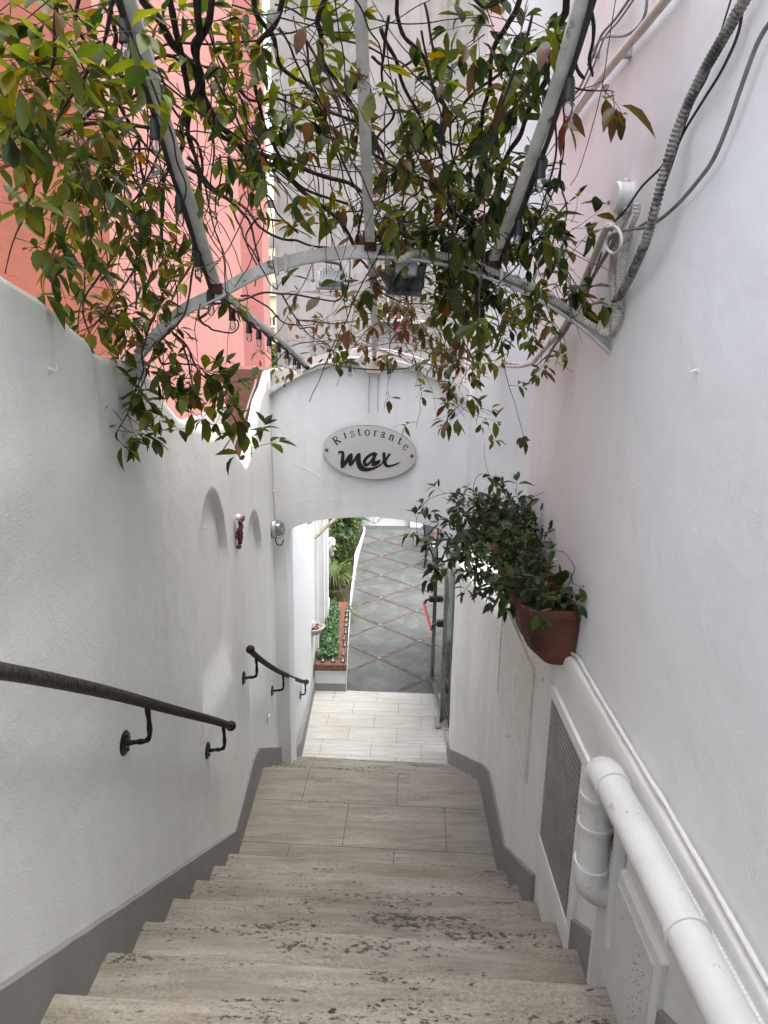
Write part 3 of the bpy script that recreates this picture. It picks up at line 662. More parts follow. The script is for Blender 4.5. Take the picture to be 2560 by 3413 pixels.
class Plant:
    def __init__(s): s.parts={}
    def g(s,k):
        if k not in s.parts: s.parts[k]=MB()
        return s.parts[k]
    def stem(s,pts,r0,r1,wig=.006,key='stems',sub=6,n=6):
        pts=smooth(pts,sub); out=[]; sd=R_.uniform(0,99)
        for i,p in enumerate(pts):
            q=i*.17; out.append(p+V(noise.noise(V(q,sd,0)),noise.noise(V(q,0,sd)),noise.noise(V(0,q,sd)))*wig*2)
        L=len(out); s.g(key).tube(out,[lerp(r0,r1,i/(L-1))*(1+.22*noise.noise(V(i*.8,sd,3))) for i in range(L)],n); return out
    def twig(s,p,d,L,size,leafkey='leaves',droop=.5,tipyoung=.4,r=.0013,key='twigs',spacing=.032,bare=.15,mixkey=None,mixp=0,width=.45,start=.15):
        n=max(3,int(L/spacing)); pts=[p.copy()]; d=d.normalized(); side=d.orthogonal().normalized(); side=Quaternion(d,R_.uniform(0,6.28))@side
        cur=p.copy()
        for i in range(n):
            d=(d+V(0,0,-droop*.13)+rvec()*.17).normalized(); cur=cur+d*(L/n); pts.append(cur.copy())
            if i/n<start: continue
            side=(side-d*side.dot(d))
            if side.length<1e-3: side=d.orthogonal()
            side=Quaternion(d,1.57+R_.uniform(-.3,.3))@side.normalized()
            for sg in (1,-1):
                if R_.random()<bare: continue
                k=mixkey if mixkey and R_.random()<mixp else leafkey
                ld=(d*.6+side*sg*.9+V(0,0,-.04)+rvec()*.38).normalized()
                sz=size*1.12*R_.uniform(.6,1.15)*(.75+.35*math.sin(PI*min(1,i/n+.25)))
                b=cur+ld*sz*.10
                leaf(s.g(k),b,ld,(V(0,0,1)+rvec()*.5).normalized(),sz,width*R_.uniform(.8,1.15),R_.uniform(.02,.6),R_.uniform(-.15,.85))
        s.g(key).tube(pts,[r*(1-.6*i/n) for i in range(n+1)],4)
        # terminal leaves
        if R_.random()<tipyoung:
            for _ in range(R_.choice((3,4,5))):
                leaf(s.g('young_leaves'),cur,(d+rvec()*.6+V(0,0,.5)).normalized(),V(0,0,1)+rvec(),size*R_.uniform(.22,.42),.36)
        else:
            for _ in range(2): leaf(s.g(leafkey),cur,(d+rvec()*.5),V(0,0,1)+rvec()*.4,size*R_.uniform(.7,1.05),width)
        return pts
    def build(s,root,mats):
        for k,mb in s.parts.items():
            if mb.v:
                o=mb.build(k,mats[k],root,smooth='all')
                o['kind']='stuff'
VM={'stems':M['bark'],'twigs':M['twig'],'leaves':M['leafA'],'dark_leaves':M['leafD'],'bronze_leaves':M['leafB'],'red_leaves':M['leafR'],'young_leaves':M['leafY']}
def pd(y):   # distance of the pergola roof along the sight line for a picture height
    return interp([(-40,1.28),(0,1.33),(540,1.96),(600,2.4),(640,2.9),(700,3.6),(780,4.4),(1100,4.4)],y)
def PS(l,off=0): return [pD(x,y,(pd(y) if len(q)<1 else q[0])+off) for x,y,*q in l]

# ---------------- vine one: the big mass from the left
va=empty('climbing_vine',(-.85,1.2,2.4),'dense green climbing vine over the left half of the pergola, hanging down the scalloped wall','vine')
P1=Plant()
mains=[
 [(300,-30),(345,40),(392,120),(430,190),(470,262),(520,318),(590,360),(660,418),(725,470),(775,545)],
 [(360,-30),(378,60),(398,150),(405,230),(392,300),(370,360),(352,430),(350,520),(362,600)],
 [(415,-30),(425,60),(428,140),(450,230),(482,300),(560,330),(640,352),(735,380),(790,430)],
 [(455,-30),(440,70),(432,150),(415,235),(418,330),(430,430),(420,520),(398,600),(372,650)],
 [(540,-30),(560,40),(598,110),(640,170),(690,225),(770,262)],
 [(620,-30),(590,50),(560,120),(550,200),(575,270),(600,340),(655,410),(745,440)],
 [(700,-30),(690,40),(700,120),(735,180),(768,250),(800,330),(790,420),(775,520)],
 [(230,-30),(245,60),(235,140),(262,220),(300,300),(305,380),(300,450),(318,540)],
 [(-30,250),(40,285),(120,270),(200,235),(290,210),(350,208),(400,240)],
 [(-30,330),(60,330),(130,292),(215,262),(300,262),(400,290),(440,350),(425,430)],
 [(180,-30),(160,60),(190,140),(180,230),(140,320),(130,420),(118,480)],
 [(405,340,1.9),(430,380,1.95),(480,425,2.0),(540,460,2.0),(575,500,2.0),(640,520,2.05),(700,535,2.05),(770,545,2.0)],
 [(400,355,1.85),(450,400,1.9),(520,450,1.95),(548,490,2.0),(562,560,2.0)],
 [(330,470,1.85),(310,520,1.85),(295,600,1.9),(300,660,1.9)],
 [(400,140),(330,130),(262,160),(205,150),(130,180)],
 [(430,170),(500,180),(560,220),(600,215),(660,235)],
 [(640,500,2.1),(600,470,2.05),(560,470,2.0),(530,505,2.0),(545,560,2.0),(555,625,2.05)],
 [(425,690,2.1),(455,660,2.12),(500,655,2.15),(545,640,2.2),(600,635,2.2),(660,640,2.2),(720,650,2.2),(745,622,2.15)],
 [(430,670,2.0),(440,700,2.0),(460,712,2.0),(500,718,2.05),(512,690,2.05),(500,672,2.05),(520,660,2.1)],
 [(520,640,2.2),(545,640,2.2),(580,668,2.3),(620,700,2.4),(650,706,2.4),(672,708,2.4),(680,738,2.4)],
]
for i,l in enumerate(mains): 
    r=[.0105,.0095,.0105,.009,.0075,.0075,.008,.0065,.0062,.0075,.005,.007,.007,.005,.0045,.005,.0045,.0055,.004,.0042][i]
    P1.stem(PS(l),r*.8,r*.45,.010)
hang=[
 [(420,570,1.95),(408,640,1.93),(385,700,1.9),(330,762,1.9),(308,830,1.9),(280,880,1.88),(255,930,1.87),(222,1025,1.86)],
 [(395,570,1.95),(350,640,1.93),(318,700,1.9),(305,760,1.9),(312,800,1.92),(290,850,1.92),(265,860,1.9),(210,870,1.87)],
 [(360,700,1.95),(400,745,1.95),(430,800,2.0),(470,850,2.02),(505,905,2.03),(535,950,2.04),(548,985,2.05)],
 [(300,560,1.9),(262,620,1.88),(235,660,1.85),(210,695,1.83),(160,720,1.82)],
 [(335,750,1.95),(350,785,1.95),(390,785,1.97),(430,790,1.98),(455,835,2.0),(458,880,2.0)],
 [(395,740,1.97),(410,790,2.0),(425,850,2.0),(435,900,2.0)],
 [(370,790,1.97),(360,830,1.95),(368,860,1.95)],
 [(250,-20,1.1),(215,100,1.15),(160,200,1.2),(110,300,1.22),(70,400,1.25),(45,480,1.3),(10,590,1.3)],
 [(130,-20,1.05),(120,120,1.1),(80,230,1.15),(65,330,1.2)],
 [(190,300,1.4),(175,400,1.4),(150,480,1.42),(120,530,1.42),(95,600,1.42)],
 [(300,300,1.6),(270,370,1.6),(230,420,1.6),(235,480,1.62)],
 [(245,560,1.8),(205,610,1.8),(175,670,1.8),(200,740,1.82),(190,800,1.84),(215,850,1.85)],
]
for l in hang: P1.stem(PS(l),.0034,.0012,.005)
def sprout(P,pts,n,Lr,size,key='leaves',droop=.5,up=0,young=.3,mixkey=None,mixp=0,t0=0,**k):
    for _ in range(n):
        i=R_.randrange(int(t0*len(pts)),len(pts)); d=rvec(); d.z=d.z*.7+up
        P.twig(pts[i],d,R_.uniform(*Lr),size,key,droop=droop,tipyoung=young,mixkey=mixkey,mixp=mixp,**k)
for l in hang[:7]: 
    s_=smooth(PS(l),6); sprout(P1,s_,int(len(s_)*.36),(.04,.12),.056,'leaves',.5,-.05,.18,t0=.25)
for l in (hang[11],): sprout(P1,smooth(PS(l),6),9,(.05,.13),.055,'leaves',.9,-.1)
for l in hang[7:11]: sprout(P1,smooth(PS(l),6),15,(.06,.16),.054,'leaves',.8,-.1,.15)
def cluster(P,cx,cy,rx,ry,dep,n,size,key='leaves',Lr=(.06,.18),dz=.12,anchor=None,**k):
    for _ in range(n):
        a=R_.uniform(0,6.28); q=math.sqrt(R_.random()); x=cx+rx*q*math.cos(a); y=cy+ry*q*math.sin(a)
        d0=(pd(y) if dep is None else dep)+R_.uniform(-dz,dz)
        P.twig(pD(x,y,d0),rvec()+V(0,0,-.2),R_.uniform(*Lr),size,key,**k)
for c in [(60,70,110,110,1.15,22),(20,200,70,90,1.15,11),(200,70,100,90,None,14),(120,200,90,80,1.35,14),(330,110,90,110,None,15),(60,330,80,60,1.35,12),(210,330,110,60,1.6,13),
          (480,120,110,120,None,17),(600,90,90,100,None,17),(700,130,80,130,None,17),(560,230,110,70,None,22),(650,300,110,70,None,20),(480,330,110,60,None,9),(700,420,70,60,None,8),
          (100,480,80,50,1.5,7),(95,560,60,35,1.55,4),(230,470,70,60,1.7,7),(300,470,60,60,1.8,6),(460,470,40,40,1.9,4),(340,600,90,60,1.9,12),(270,690,90,60,1.88,12),(330,680,70,60,1.92,9),(440,590,40,50,2.0,4),(420,40,120,60,None,9)]:
    c=c[:5]+(int(c[5]*.78),); cluster(P1,*c,.049,Lr=(.05,.13),tipyoung=.22,mixkey='bronze_leaves',mixp=.03,droop=.2)
cluster(P1,640,200,160,160,None,9,.05,'bronze_leaves',Lr=(.04,.1))
# fine tangled runners
def runners(P,n,xr,yr,dirf,L=(.25,.7),r=(.0012,.0032),key='stems',dz=.1,dep=None,leafn=1,size=.05):
    for _ in range(n):
        x=R_.uniform(*xr); y=R_.uniform(*yr); d0=(pd(y) if dep is None else R_.uniform(*dep)); p=pD(x,y,d0+R_.uniform(-dz,dz)); d=(dirf()+rvec()*.5).normalized()
        LL=R_.uniform(*L); k=int(LL/.035); pts=[p]; bend=rvec()*.09
        for i in range(k): d=(d+rvec()*.13+bend+V(0,0,-.02)).normalized(); p=p+d*.035; pts.append(p)
        r0=R_.uniform(*r); P.stem(pts,r0,r0*.45,.004,key,3,5)
        for _ in range(leafn):
            if R_.random()<.8: P.twig(pts[-1-R_.randrange(0,len(pts)//2)],rvec(),R_.uniform(.04,.10),size,'leaves',tipyoung=.3)
runners(P1,75,(120,780),(-20,400),lambda:V(.45,.55,-.2),leafn=0,r=(.0012,.0032))
runners(P1,26,(150,520),(100,520),lambda:V(.05,.1,-.8),L=(.2,.5),leafn=1)
runners(P1,16,(0,350),(150,420),lambda:V(-.5,.3,.1),L=(.2,.5),leafn=1)
runners(P1,9,(240,440),(560,760),lambda:V(.1,0,-.8),L=(.12,.3),r=(.001,.002),dep=(1.85,2.0),leafn=1)
P1.build(va,VM)
# ---------------- vine two: right rail
vb=empty('climbing_vine',(.60,1.6,2.6),'dark green glossy vine climbing the right hand rail of the pergola','vine')
P2=Plant()
m2=[
 [(1238,-30),(1222,30),(1205,90),(1178,150),(1162,200),(1130,265),(1100,330),(1078,400),(1050,470),(1010,530)],
 [(1125,-30),(1098,60),(1060,150),(1040,240),(1030,330),(1012,420),(985,500)],
 [(990,-30),(1040,20),(1120,-20)],
 [(1290,-30),(1255,70),(1250,120),(1262,165)],[(1262,-20),(1272,60),(1268,120),(1276,170)],
 [(855,-30),(862,50),(900,95),(930,170),(960,240),(975,300),(990,370)],
 [(820,60),(858,140),(905,240),(950,320),(980,400),(1000,480)],
 [(1180,85),(1100,140),(1030,195),(980,260),(900,300),(830,310)],
 [(800,120),(850,140),(905,128),(960,118),(1020,120)],
 [(1010,420),(950,470),(880,520),(810,545)],
 [(770,545),(830,500),(900,470),(960,430),(1010,360),(1050,320)],
 [(805,330),(860,360),(930,400),(1000,470),(1060,520)],
 [(830,30),(822,120),(840,210),(850,260),(815,310),(835,380),(830,440),(800,500),(790,530)],
]
for i,l in enumerate(m2):
    r=[.0085,.006,.004,.006,.005,.0045,.0045,.0042,.0035,.004,.0035,.004,.0035][i]; P2.stem(PS(l),r,r*.6,.009)
h2=[
 [(1110,440,1.85),(1145,470,1.86),(1170,520,1.88),(1215,570,1.9),(1250,620,1.9),(1290,660,1.92)],
 [(1085,560,2.3),(1105,620,2.35),(1145,670,2.4),(1195,700,2.4),(1210,740,2.42),(1200,790,2.42)],
 [(1050,700,2.6),(1075,745,2.6),(1098,820,2.62),(1112,880,2.62),(1128,940,2.62)],
 [(985,700,3.2),(960,750,3.2),(985,800,3.2),(970,850,3.2),(1000,880,3.2),(1050,905,3.2)],
 [(960,620,3.0),(1000,680,3.1),(1010,760,3.15),(1005,830,3.15)],
 [(1180,500,1.9),(1200,550,1.9),(1228,610,1.9)],
 [(1185,130,1.5),(1230,180,1.5),(1290,195,1.5),(1325,200,1.5)],
]
for i,l in enumerate(h2): 
    s_=P2.stem(PS(l),.003 if i!=2 else .0016,.001,.004)
    if i==2: 
        P2.twig(s_[-1],V(0,0,-1),.02,.045,'bronze_leaves',start=.0); P2.twig(s_[int(len(s_)*.55)],V(1,0,0),.05,.05,'leaves')
    elif i==6: sprout(P2,s_,4,(.04,.08),.06,'bronze_leaves',.8,0,.9,t0=.5)
    else: sprout(P2,s_,9 if i in(0,1) else 5,(.05,.13),.052,'dark_leaves' if i in(0,5) else 'leaves',.8,-.1,.25,mixkey='bronze_leaves',mixp=.15)
for c in [(1080,85,75,65,None,22),(900,180,60,60,None,7),(1000,250,110,60,None,8),(1090,330,80,60,None,10),(1140,420,60,60,1.85,12),(1190,480,55,60,1.87,13),(1000,440,80,60,None,14),
          (960,520,95,42,1.98,38),(1030,500,60,60,1.95,22),(1010,600,65,60,2.1,30),(1060,660,60,50,2.3,8),(1210,510,45,40,1.88,5),(1100,240,50,50,None,7)]:
    cluster(P2,*c,.054,key='dark_leaves',Lr=(.05,.14),tipyoung=.25,mixkey='leaves',mixp=.35)
for c in [(1050,50,40,50,None,4),(1100,120,60,40,None,7),(1000,200,120,60,None,8),(1100,700,80,40,2.5,10),(1170,690,50,60,2.45,8),(1195,760,40,30,2.45,6),(1060,600,60,60,2.3,6),(900,420,80,60,None,8)]:
    cluster(P2,*c,.052,key='leaves',Lr=(.04,.11),tipyoung=.4,mixkey='bronze_leaves',mixp=.4)
for c in [(990,850,50,40,3.2,7),(1025,895,45,20,3.2,4),(1000,790,40,30,3.2,4)]:
    cluster(P2,*c,.066,key='leaves',Lr=(.06,.12),tipyoung=.3,mixkey='bronze_leaves',mixp=.2)
runners(P2,34,(830,1230),(0,480),lambda:V(-.2,.5,-.4),leafn=1,size=.05)
runners(P2,12,(1000,1230),(420,620),lambda:V(.3,.1,-.6),L=(.12,.3),r=(.001,.002),leafn=1,dep=(1.85,2.2))
P2.build(vb,VM)
# ---------------- vine three: thin bronze growth over the crown of the archway
vc=empty('climbing_vine',(-.1,4.4,3.4),'thin reddish bronze vine sprawling between the pergola ribs and over the crown of the archway','vine')
P3=Plant()
m3=[
 [(590,790,4.2),(640,745,4.0),(720,735,3.9),(790,748,3.9),(870,742,3.8),(960,765,3.7),(1030,800,3.6)],
 [(780,560,2.1),(830,620,2.4),(880,660,2.7),(900,720,3.2),(960,770,3.7)],
 [(880,590,2.2),(880,650,2.5),(890,700,2.8),(905,760,3.4)],
 [(800,620,2.3),(860,650,2.5),(930,660,2.7),(1010,690,2.8)],
 [(610,640,2.6),(660,720,3.2),(700,745,3.6),(720,780,4.0)],
 [(640,690,3.0),(720,700,3.1),(800,690,3.2),(880,700,3.2)],
 [(1000,730,3.4),(1020,780,3.5),(990,840,3.5)],
 [(565,760,4.2),(600,790,4.3),(640,800,4.3)],
 [(760,600,2.2),(745,640,2.3),(750,690,2.5)],
]
for l in m3: 
    s_=P3.stem(PS(l),.0035,.0014,.008); sprout(P3,s_,7,(.06,.18),.06,'bronze_leaves',.3,.05,.15,mixkey='leaves',mixp=.25,bare=.4)
for c in [(830,440,110,60,1.9,14),(860,330,80,60,1.7,10),(820,540,60,30,2.0,6),(900,680,90,50,2.8,15),(960,720,70,40,3.2,13),(880,740,60,25,3.5,9),(720,725,60,25,3.8,10),(1010,680,60,50,2.8,10),(640,755,50,20,3.9,5),(780,735,50,20,3.8,7),(930,800,50,20,3.6,4)]:
    cluster(P3,*c,.052,key='bronze_leaves',Lr=(.05,.14),tipyoung=.2,mixkey='leaves',mixp=.35,bare=.35,spacing=.04)
for x,y,d in [(563,770,4.2),(850,710,2.8),(862,760,3.4),(985,790,3.3)]:
    for _ in range(2): leaf(P3.g('red_leaves'),pD(x+R_.uniform(-6,6),y+R_.uniform(-8,8),d),rvec(),V(0,0,1)+rvec()*.4,.055,.4)
runners(P3,22,(800,1060),(560,740),lambda:V(.1,.6,-.2),L=(.3,.8),r=(.001,.0024),leafn=1,dep=(2.1,3.2))
runners(P3,12,(610,900),(690,760),lambda:V(.8,.1,0),L=(.3,.7),r=(.001,.0024),leafn=1,dep=(3.4,4.2))
runners(P3,16,(760,960),(280,540),lambda:V(.2,.6,-.2),L=(.3,.6),r=(.001,.003),leafn=1)
P3.build(vc,VM)
# ================================================================ PERGOLA
pg=empty('pergola_frame',(-.05,2.02,3.5),'chipped white metal arched pergola frame with rust at its welded joints','pergola')
def railtube(pts,w,h,mb,n=4):
    mb.tube(pts,[1]*len(pts),4,flat=(w*.7071*1.0,h*.7071)); return mb
def strip(mb,pts,w,h,upv=V(0,1,0)):
    # flat bar swept along pts; w across upv, h in the plane of the curve
    rings=[]; L=len(pts)
    for i,p in enumerate(pts):
        t=(pts[min(i+1,L-1)]-pts[max(i-1,0)]).normalized(); b=upv; a=t.cross(b).normalized(); b=a.cross(t).normalized()
        rings.append([p+a*h/2+b*w/2,p-a*h/2+b*w/2,p-a*h/2-b*w/2,p+a*h/2-b*w/2])
    mb.rings(rings,True)
rc=smooth([pY(x,y,2.02) for x,y in [(298,768),(340,722),(400,668),(474,632),(560,586),(660,556),(760,544),(860,545),(960,560),(1060,590),(1160,634),(1250,692),(1322,756)]],5)
mb=MB(); strip(mb,rc,.006,.034); 
rc2=[p+V(0,-.012,-.017) for p in rc]; strip(mb,rc2,.03,.005); mb.build('arch_rib',M['white_metal'],pg)
fc=smooth([V(a,4.395,b) for a,b in [(-.765,3.225),(-.692,3.295),(-.514,3.392),(-.337,3.445),(-.102,3.470),(.133,3.432),(.342,3.348),(.525,3.215)]],5)
mb=MB(); strip(mb,fc,.05,.028); mb.build('arch_rib',M['white_metal'],pg,label='far white rib lying on the crown of the archway')
railL=smooth([V(-.49,.9,4.66),V(-.49,1.466,4.204),V(-.49,1.661,4.034),V(-.487,1.85,3.88),V(-.483,2.02,3.735)],4)+smooth([V(-.49,2.6,3.66),V(-.49,3.4,3.565),V(-.495,4.38,3.425)],4)
railC=smooth([V(-.064,.7,4.82),V(-.062,1.30,4.38),V(-.06,1.5,4.225),V(-.055,1.8,3.99),V(-.05,2.02,3.855)],4)+smooth([V(-.05,2.6,3.775),V(-.06,3.4,3.63),V(-.075,4.38,3.482)],4)
railR=smooth([V(.335,.8,4.68),V(.335,1.393,4.185),V(.315,1.75,3.96),V(.292,2.02,3.812)],4)+smooth([V(.31,2.7,3.73),V(.34,3.5,3.60),V(.364,4.38,3.45)],4)
for r_ in (railL,railC,railR):
    mb=MB(); strip(mb,r_,.026,.012,V(1,0,0)); rr=mb.build('rail',M['white_metal'],pg)
mb=MB()
for r_ in (railL,railC,railR):
    k=min(range(len(r_)),key=lambda i:abs(r_[i].y-2.02)); mb.box(r_[k]+V(0,.0,-.006),(.034,.03,.030),bev=.004)
    mb.box(r_[-1]+V(0,-.006,-.01),(.028,.03,.026),bev=.004)
build_each(mb,'rusty_joint',M['rust'],pg)
mb=MB(); e=rc[-1]; mb.box(e+V(.006,0,-.035),(.022,.03,.09),bev=.004); mb.box(e+V(.012,0,-.06),(.016,.045,.03),bev=.003); mb.build('wall_bracket',M['white_metal'],pg)
mb=MB(); e=rc[0]; mb.box(e+V(-.01,0,-.03),(.05,.03,.07),bev=.004); mb.box(e+V(-.03,0,-.05),(.06,.06,.02),bev=.004); mb.build('wall_bracket',M['white_metal'],pg)
mb=MB()
for q in [rc[i] for i in (22,23,46)]: mb.box(q+V(0,-.012,-.004),(.009,.034,.05),bev=.002)
build_each(mb,'cable_tie',M['wcable'],pg)
gw=MB()
for l in [[(0,292),(80,300),(170,330)],]: pass
for l in [[(400,362,1.8),(480,352,1.8),(560,345,1.8),(640,341,1.8),(790,350,1.85),(880,380,1.8)],[(830,140,1.45),(900,165,1.5),(1000,220,1.6),(1080,228,1.62),(1185,208,1.6)],[(830,350,1.75),(910,375,1.8),(1000,420,1.85),(1100,435,1.85)],[(1185,212,1.6),(1178,260,1.65),(1170,300,1.7)]]:
    gw.tube(smooth(PS(l),6),.0012,4)
gwo=gw.build('tie_wire',M['green_wire']); tag(gwo,'thin green garden wires strung between the pergola rails','wire')
# ---------------- string lights
def rail_at(r_,y):
    for a,b in zip(r_,r_[1:]):
        if a.y<=y<=b.y: return a.lerp(b,(y-a.y)/(b.y-a.y))
    return r_[-1]
def socket(par,p,tiltx=0,big=1):
    s=MB(); s.lathe([(.0001,.005),(.008,.005),(.0105,-.004),(.0115,-.026),(.0125,-.030),(.0125,-.036),(.0001,-.036)],p,10); so=s.build('lamp_socket',M['black'],par,smooth=True)
    b=MB(); b.lathe([(.0001,-.0365),(.0075,-.0365),(.0105,-.048),(.0095,-.059),(.005,-.066),(.0001,-.0675)],p,10); b.build('bulb',M['bulb'],so,smooth=True)
def near_on_rail(rl,x,y,drop):
    # place on the rail where it passes this height in the survey
    best=min(((pD(0,0,0),i,t) for i in range(len(rl)-1) for t in (0,.25,.5,.75)),key=lambda q:screen_d(rl[q[1]].lerp(rl[q[1]+1],q[2])+V(0,0,drop),x,y))
    return rl[best[1]].lerp(rl[best[1]+1],best[2])+V(0,0,drop)
def scr(p):
    d=p-CAM; D_=d.dot(Fv); return (1280+FP*d.dot(Rv)/D_)/K,(1706.5-FP*d.dot(Uv)/D_)/K
def screen_d(p,x,y): a,b=scr(p); return (a-x)**2+(b-y)**2
def string(name_loc,label,rl,spots,side,extra=[]):
    root=empty('string_lights',name_loc,label,'string lights')
    c=MB(); pts=[p+V(side*.016,-.004,-.012+.004*math.sin(i*1.7)) for i,p in enumerate(resample(rl,.06))]; c.tube(smooth(pts,3),.0055,6)
    pts=[p+V(side*.020,.002,-.010+.006*math.sin(i*1.1+1)) for i,p in enumerate(resample(rl,.08))]; c.tube(smooth(pts,3),.0040,5)
    for e_ in extra: c.tube(smooth(e_,6),.0032,6)
    c.build('cable',M['cable'],root,smooth=True)
    for x,y in spots:
        p=near_on_rail(rl,x,y,-.014); socket(root,p+V(side*.018,-.004,0))
    return root
string((-.49,2.02,3.7),'black cable of clear bulbs fastened along the left hand pergola rail',railL,[(265,50),(345,265),(404,425),(442,545),(475,645),(519,664),(549,686),(575,706),(595,723),(614,738),(631,753),(645,772),(658,777)],-1)
string((.3,2.02,3.8),'black cable of clear bulbs fastened along the right hand pergola rail',railR,[(1213,158),(1153,338),(1102,470),(1047,580),(974,735),(966,750),(956,764)],1)
sw=smooth([railL[-1]+V(.02,-.03,-.02),pY(700,786,4.36),pY(755,794,4.36),pY(800,798,4.36),pY(840,798,4.36),pY(880,795,4.36),pY(910,785,4.36),railR[-1]+V(-.02,-.03,-.02)],6)
root=empty('string_lights',(-.05,4.36,3.45),'short black cable with two bulbs sagging across the crown of the archway','string lights')
c=MB(); c.tube(sw,.004,6); c.build('cable',M['cable'],root,smooth=True)
for x,y in [(756,790),(841,795)]:
    socket(root,pY(x,y,4.355))
# ---------------- flood lights
fl=empty('flood_light',pY(715,605,2.06),'small light grey finned flood light hanging from the near pergola rib','flood light')
mb=MB(); c0=pY(716,606,2.08); M3=Matrix.Rotation(.95,3,'X')
mb.box(c0,(.086,.062,.010),rot=M3,bev=.003); mb.box(c0+M3@V(0,0,.010),(.070,.048,.014),rot=M3,bev=.004)
for i in range(9): mb.box(c0+M3@V(-.032+.008*i,0,.018),(.0025,.050,.012),rot=M3)
mb.build('housing',M['lampgrey'],fl)
mb=MB()
for s_ in (-1,1): 
    mb.tube([c0+V(.052*s_,0,.0),c0+V(.054*s_,.0,.05),V(c0.x+.05*s_,2.03,c0.z+.085)],.0022,5); mb.ball(c0+V(.054*s_,0,0),.006,6)
build_each(mb,'bracket',M['lampgrey'],fl)
mb=MB(); mb.tube(smooth([c0+V(.028,0,.028),c0+V(.022,-.004,.045),c0+V(-.02,-.01,.052),c0+V(-.028,-.006,.066),c0+V(.0,0,.075)],6),.0045,7); mb.build('cord',M['gcable'],fl,smooth=True)
f2=empty('flood_light',pY(872,600,2.02),'larger dark grey flood light with terminal box and looped black lead','flood light')
mb=MB(); c0=pY(874,606,2.06); M3=Matrix.Rotation(-.25,3,'X')@Matrix.Rotation(.06,3,'Y')
mb.box(c0,(.104,.018,.085),rot=M3,bev=.003); 
for i in range(11): mb.box(c0+M3@V(-.044+.0085*i,-.013,-.018),(.002,.014,.035),rot=M3)
mb.build('housing',M['lampdark'],f2)
mb=MB(); mb.box(c0+M3@V(.002,-.026,.022),(.062,.035,.042),rot=M3,bev=.005); mb.build('terminal_box',M['lampgrey'],f2)
mb=MB()
pts=[c0+M3@V(-.05,-.02,.0)+V(0,0,0)]
pts=smooth([c0+M3@V(a,-.036,b) for a,b in [(-.04,.0),(-.04,-.022),(-.025,-.034),(.0,-.034),(.012,-.02),(.008,-.006)]],6); mb.tube(pts,.0032,6)
pts=smooth([c0+M3@V(.034+.020*math.cos(t),-.036,-.020+.018*math.sin(t)) for t in [i*.7 for i in range(10)]],4); mb.tube(pts,.0032,6); mb.build('looped_lead',M['cable'],f2,smooth=True)
mb=MB()
for s_ in (-1,1): mb.tube([c0+V(.055*s_,0,-.005),c0+V(.055*s_,0,.06)],.003,5)
build_each(mb,'bracket',M['lampdark'],f2)
# conduit riding on the rib to the lamp
def along(x0,x1,off):
    q=[p for p in rc if x0<=scr(p)[0]<=x1]; return [p+off for p in q]
cm=MB(); pts=[c0+M3@V(-.052,-.03,.03),c0+V(-.045,-.03,.06),pY(868,560,1.99)]+along(900,1290,V(0,-.018,.004))[::3]+[pX(1318,722,.63),pX(1331,700,.64),pX(1338,672,.64),pX(1340,650,.64)]
cm.corr(smooth(pts,6),.0088,.0062,9); cm.build('corrugated_conduit',M['conduit'],f2,smooth=False)
# ---------------- cables and conduits on the right wall
def RW(l,off=.02,up=True):
    out=[]
    for x,y,*o in l:
        d=o[0] if o else off; 
        p=pX(x,y,.65); 
        for _ in range(8): p=pX(x,y,rwx(p.y,p.z)-d) if p.y<4.15 else pY(x,y,4.15-d)
        out.append(p)
    return out
def cableobj(name,mb,matn,label,cat,group=None,sm_=True):
    o=mb.build(name,M[matn],smooth=sm_); return tag(o,label,cat,group)
hz=MB(); hz.corr(smooth(RW([(1640,-60,.03),(1605,5,.03),(1560,85,.03),(1512,170,.03),(1470,262,.035),(1436,370,.05),(1415,450,.06),(1395,520,.06),(1365,590,.05),(1343,632,.03),(1328,650,.02)]),8),.0098,.0075,10,.12)
cableobj('corrugated_hose',hz,'hose','thick dirty grey corrugated hose sweeping down the pale wall to an elbow','hose',sm_=False)
c=MB(); c.corr(smooth(RW([(1326,648,.03),(1323,610,.035),(1324,570,.035),(1328,530,.04),(1330,505,.045),(1322,489,.05),(1310,492,.05)]),8),.0095,.0048,9,.08)
c.corr(smooth(RW([(1310,492,.05),(1298,520,.05),(1282,560,.05),(1262,605,.05),(1243,655,.05),(1225,695,.045),(1208,722,.04)]),8),.0095,.0048,9,.08)
cableobj('corrugated_conduit',c,'pvc','cream corrugated conduit looped over a hook left of the thick hose','conduit',sm_=False)
c=MB(); c.tube(smooth(RW([(1208,722,.04),(1190,740,.03),(1170,762,.03),(1152,784,.04)]),6),.010,8); c.tube(smooth(RW([(1152,784,.04),(1120,792,.08),(1080,790,.06),(1040,786,.05),(1012,795,.05),(985,815,.06)]),6),.009,8)
cableobj('cable_duct',c,'conduit','smooth white duct drooping from the wall corner to the archway rib','conduit')
c=MB(); c.corr(smooth(RW([(1130,788,.05),(1090,783,.04),(1050,779,.05),(1020,786,.06),(1000,800,.08)]),8),.0085,.006,9,.1); c.corr(smooth(RW([(1040,765,.02),(1060,730,.02),(1095,690,.02),(1130,645,.02),(1152,608,.02),(1163,560,.02),(1172,500,.02),(1180,440,.02),(1186,375,.02)]),8),.0085,.0065,9,.12)
cableobj('corrugated_conduit',c,'conduit','grey white corrugated conduit climbing the recessed corner behind the right hand rail','conduit',sm_=False)
c=MB(); c.corr(smooth(RW([(1378,438,.03),(1374,462,.03),(1362,490,.03),(1352,530,.025),(1345,590,.025),(1338,640,.02),(1337,670,.02),(1328,700,.02),(1312,718,.03),(1295,714,.05)]),8),.0085,.0060,9,.13)
cableobj('corrugated_conduit',c,'conduit','white ribbed conduit running straight down from the round junction box','conduit',sm_=False)
